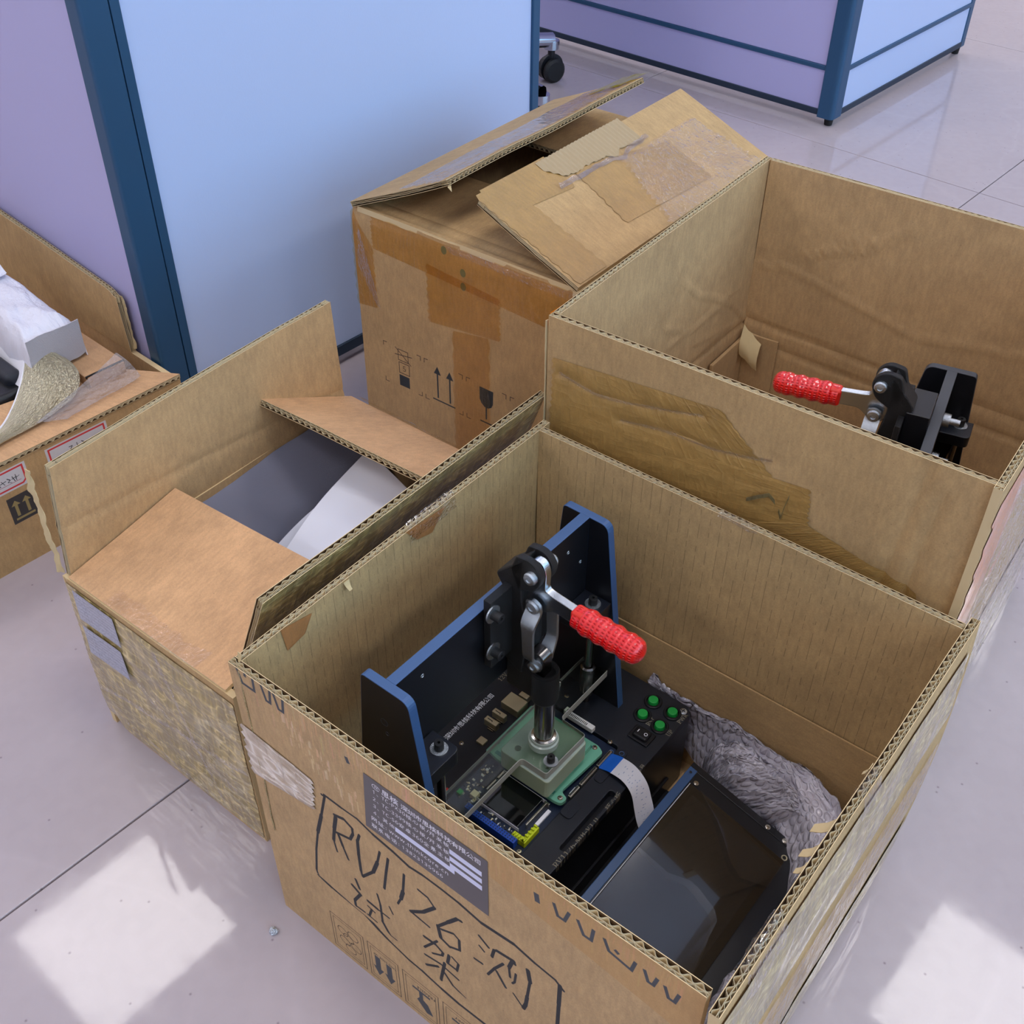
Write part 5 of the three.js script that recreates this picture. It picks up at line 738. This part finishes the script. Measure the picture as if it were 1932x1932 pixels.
// ───────────────────────── carton at the far left with packed goods ─────────────────────────
{
  const W = .451, S = .3745, H = .136, at = [-1.5, 0, -.2], mm = 5;
  const g = thing('cardboard_box', 'low cardboard box at the left edge, packed with wrapped goods below a raised rear flap', 'box', ROOM, at);
  const side = canvasTex(1872, 680, (ctx, w, h) => {
    kraftCanvas(ctx, w, h, 182, 148, 102, mm * 1000);
    const X = (x) => (x - 200) * mm, Y = (y) => h - y * mm, r = rng(14);
    for (const x1 of [367, 470]) { ctx.fillStyle = 'rgb(206,202,204)'; ctx.fillRect(X(x1 - 78), Y(131), 78 * mm, 29 * mm); ctx.strokeStyle = 'rgb(206,54,56)'; ctx.lineWidth = 2.1 * mm; ctx.beginPath(); ctx.moveTo(X(x1 - 74), Y(128)); ctx.lineTo(X(x1 - 4), Y(128)); ctx.lineTo(X(x1 - 4), Y(109)); ctx.lineTo(X(x1 - 8), Y(105.5)); ctx.lineTo(X(x1 - 74), Y(105.5)); ctx.closePath(); ctx.stroke(); ctx.lineWidth = .5 * mm; ctx.strokeStyle = 'rgb(150,70,90)'; ctx.beginPath(); ctx.moveTo(X(x1 - 70), Y(111)); ctx.lineTo(X(x1 - 9), Y(111)); ctx.stroke(); }
    strokes(ctx, ['331,118 334,113 331,112', '336,119 339,113', '334,116 341,117', '343,119 346,116 343,114 347,112', '349,119 351,112', '348,116 354,117', '353,120 353,112', '352,115 357,117', '322,119 326,112', '321,115 328,116'], X, Y, .9 * mm, 'rgb(40,40,44)');
    strokes(ctx, ['420,120 424,120 421,116 425,114', '430,121 430,114', '436,120 440,116'], X, Y, 1.1 * mm, 'rgb(40,40,44)');
    poly(ctx, X, Y, '334,94 364,94 364,58 334,58', 'rgb(58,54,54)'); const k = 'rgb(150,132,84)';
    for (const x of [342.5, 355.5]) poly(ctx, X, Y, `${x - 1.8},67 ${x + 1.8},67 ${x + 1.8},82 ${x + 5.5},82 ${x},88.5 ${x - 5.5},82 ${x - 1.8},82`, k); poly(ctx, X, Y, '338,64.8 361,64.8 361,62 338,62', k);
  });
  const p = walls(g, W, S, H, { front: { open: '' }, left: { open: '' }, back: { open: '' }, right: { na: 50, nb: 20, uvOut: true, out: phy({ map: side, roughness: .75, bumpMap: rep(grainBump, 2, 1), bumpScale: .0003 }), warp: wob(71, .0015), seed: 71 }, r0: 0, r1: 0 });
  panel(g, 'flap', C4(.385, H + .012, -.318, .345, H + .02, -.0, .4525, H + .0042, -.0, .4525, H + .0042, -.3745), { seed: 72, out: M.kraftPink, na: 50, nb: 16, warp: (a, b, x, y) => .0014 * fb(x * 6, y * 6, 72, 2) });
  panel(g, 'flap', C4(.36, H + .001, -.3705, -.02, H + .001, -.3705, -.02, .243, -.374, .3585, .2135, -.373), { seed: 73, inn: M.kraft, lines: 'left', na: 50, nb: 24, warp: (a, b, x, y) => .0016 * fb(x * 6, y * 6, 73, 2) - .004 * Math.exp(-((a / .04) ** 2)) * b });
  mesh(g, 'crushed_edge', shell(4, 40, (a, b) => V(.3585 + .004 * a - .003 * Math.sin(b * 3.1) + .002 * fb(b * 12, a, 3) - (b > .86 ? (b - .86) * .05 : 0), H + .004 + b * .072, -.371 - .004 * a + .0015 * fb(b * 9, a, 7)), .0008), M.paperTorn);

  const ca = thing('small_carton', 'small brown folding carton tucked in the far left box', 'carton', ROOM, [at[0] + .352, .006, at[2] - .307]);
  mesh(ca, 'carton_body', merge(rb(-.055, .0545, 0, .158, -.0255, .026, .0012)), M.kraftPink); mesh(ca, 'tuck_flap', shell(14, 6, (a, b) => V(.0556 + .0012 * Math.sin(b * 3), .157 - .03 * b, lerp(-.024, .024, a)), .0008), M.kraftPink); mesh(ca, 'side_tab', shell(6, 6, (a, b) => V(.056 + .002 * b, .154 - .05 * b, .0255 + .0015 * a), .0008), M.kraft); mesh(ca, 'seam', rb(.0535, .0552, .1555, .1588, -.0255, .026, .0004), M.rubber);
  const foam = std({ color: col(228, 228, 240), roughness: .6, bumpMap: rep(crumpleBump, 9, 9), bumpScale: .0012 });
  const wp = thing('wrapped_parcel', 'parcel wrapped in soft white foam sheet at the left edge', 'parcel', ROOM, [at[0] + .27, .166, at[2] - .275]);
  const soft = (x0, x1, y0, y1, z0, z1, seed, amp) => { const q = new RoundedBoxGeometry(x1 - x0, y1 - y0, z1 - z0, 10, .008).toNonIndexed(), P = q.attributes.position; q.translate((x0 + x1) / 2, (y0 + y1) / 2, (z0 + z1) / 2); for (let i = 0; i < P.count; i++) { const x = P.getX(i), y = P.getY(i), z = P.getZ(i); P.setXYZ(i, x + amp * fb(y * 30 + z * 22, x * 25, seed), y + amp * fb(x * 26 + z * 18, z * 24, seed + 1) * (y > y0 + .004 ? 1 : 0), z + amp * fb(x * 28, y * 24 + x * 9, seed + 2)); } q.computeVertexNormals(); return q; };
  mesh(wp, 'parcel_body', shell(40, 40, (a, b) => { const q = (b - .5) * 2, x = lerp(-.13, .097, a), e = 1 - Math.max(0, (a - .9) / .1) ** 2 * .25, fold = .004 * ridge(a * 7, b * 3, 4) ** 3; return V(x, .052 * e * Math.sqrt(Math.max(0, 1 - Math.abs(q) ** 6)) + fold + .004 * fb(a * 6, b * 5, 3), q * .034 + .004 * fb(a * 5, b * 5, 9) + (1 - a) * -.004); }, .0012, (a, b) => [a * .22, b * .12]), foam); mesh(wp, 'end_fold', shell(14, 10, (a, b) => V(.096 + .004 * Math.sin(a * 3.1) + .002 * b, lerp(.002, .05, b) + .003 * fb(a * 4, b * 4, 5), lerp(-.033, .034, a)), .001), foam); mesh(wp, 'loose_sheet', shell(20, 16, (a, b) => V(-.15 + .11 * a, .04 + .09 * b * (1 - a * .75) + .006 * fb(a * 5, b * 4, 7), .03 - .045 * b - .01 * a), .001, (a, b) => [a * .1, b * .1]), foam);
  const silver = std({ color: col(206, 198, 170), metalness: .75, roughness: .3, bumpMap: rep(crumpleBump, 22, 22), bumpScale: .0026 });
  const mb = thing('mailer_bag', 'silver padded mailer bag gaping open with a black item inside', 'bag', ROOM, [at[0] + .37, .12, at[2] - .22]);
  const cO = new THREE.CatmullRomCurve3([[.275, .2, -.262], [.318, .196, -.255], [.348, .186, -.243], [.364, .17, -.226], [.385, .157, -.2], [.41, .152, -.165], [.425, .155, -.12]].map((q) => V(q[0] - .37, q[1] - .12, q[2] + .22))), cE = new THREE.CatmullRomCurve3([[.345, .186, -.27], [.366, .184, -.272], [.386, .18, -.277], [.402, .17, -.277], [.416, .158, -.262], [.427, .152, -.22], [.434, .152, -.15]].map((q) => V(q[0] - .37, q[1] - .12, q[2] + .22)));
  mesh(mb, 'foil', shell(40, 26, (a, b) => cO.getPoint(a).lerp(cE.getPoint(a), b).add(V(0, .01 * Math.sin(Math.PI * b) * Math.sin(Math.PI * a) + .0012 * fb(a * 9, b * 9, 4), 0)), .0014, (a, b) => [a * .2, b * .1]), silver, 'crinkled silver foil');
  mesh(mb, 'bag_rim', tube(Array.from({ length: 20 }, (_, i) => cO.getPoint(i / 19)), .0012, 50, 6), M.white, 'white cut rim'); mesh(mb, 'inner_lining', shell(24, 10, (a, b) => cO.getPoint(a * .55).add(V(-.075 * b, -.012 * b - .004 * Math.sin(b * 3), .018 * b - .03 * a * b)), .001), M.white);
  const bi = thing('black_device', 'black rounded device lying in the silver mailer bag', 'device', ROOM, [at[0] + .335, .125, at[2] - .2]);
  mesh(bi, 'device_body', soft(-.06, .035, .0, .038, -.038, .05, 9, .004), M.black); mesh(bi, 'device_hood', merge(soft(-.055, .02, .03, .05, -.034, -.012, 12, .002)), M.blackTop);
  const cf = thing('clear_bag', 'loose clear plastic bag lying over the small carton', 'bag', ROOM, [at[0] + .42, .15, at[2] - .28]);
  mesh(cf, 'film', grid(30, 14, (a, b) => { const p0 = V(.432, .1505, -.2).lerp(V(.41, .174, -.325), a), p1 = V(.442, .146, -.23).lerp(V(.436, .148, -.335), a); return p0.lerp(p1, b).add(V(-.42 + .003 * fb(a * 6, b * 4, 3), -.146 + .004 * Math.sin(b * 3.1) * a, .28)); }, (a, b) => [a * .14, b * .05]), phy({ color: col(226, 226, 232), roughness: .2, transmission: .8, thickness: 0, bumpMap: rep(crumpleBump, 10, 10), bumpScale: .002 }));
}
// crumpled foil scrap on the floor
{
  const g = thing('foil_scrap', 'tiny crumpled silver scrap lying on the floor tiles', 'scrap', { o: [-.2009, -.4906], a: 10 }, [0, 0, 0]);
  const q = new THREE.IcosahedronGeometry(.0036, 3), P = q.attributes.position; for (let i = 0; i < P.count; i++) { const x = P.getX(i) * 900, y = P.getY(i) * 900, z = P.getZ(i) * 900, k = .7 + .5 * vn(x + 20, y + z + 20, 5) ; P.setXYZ(i, P.getX(i) * k * 1.1, Math.max(0, P.getY(i) * k * .9 + .0022), P.getZ(i) * k); } mesh(g, 'crumpled_foil', flat(q), M.zinc);
}
renderer.render(scene, camera);
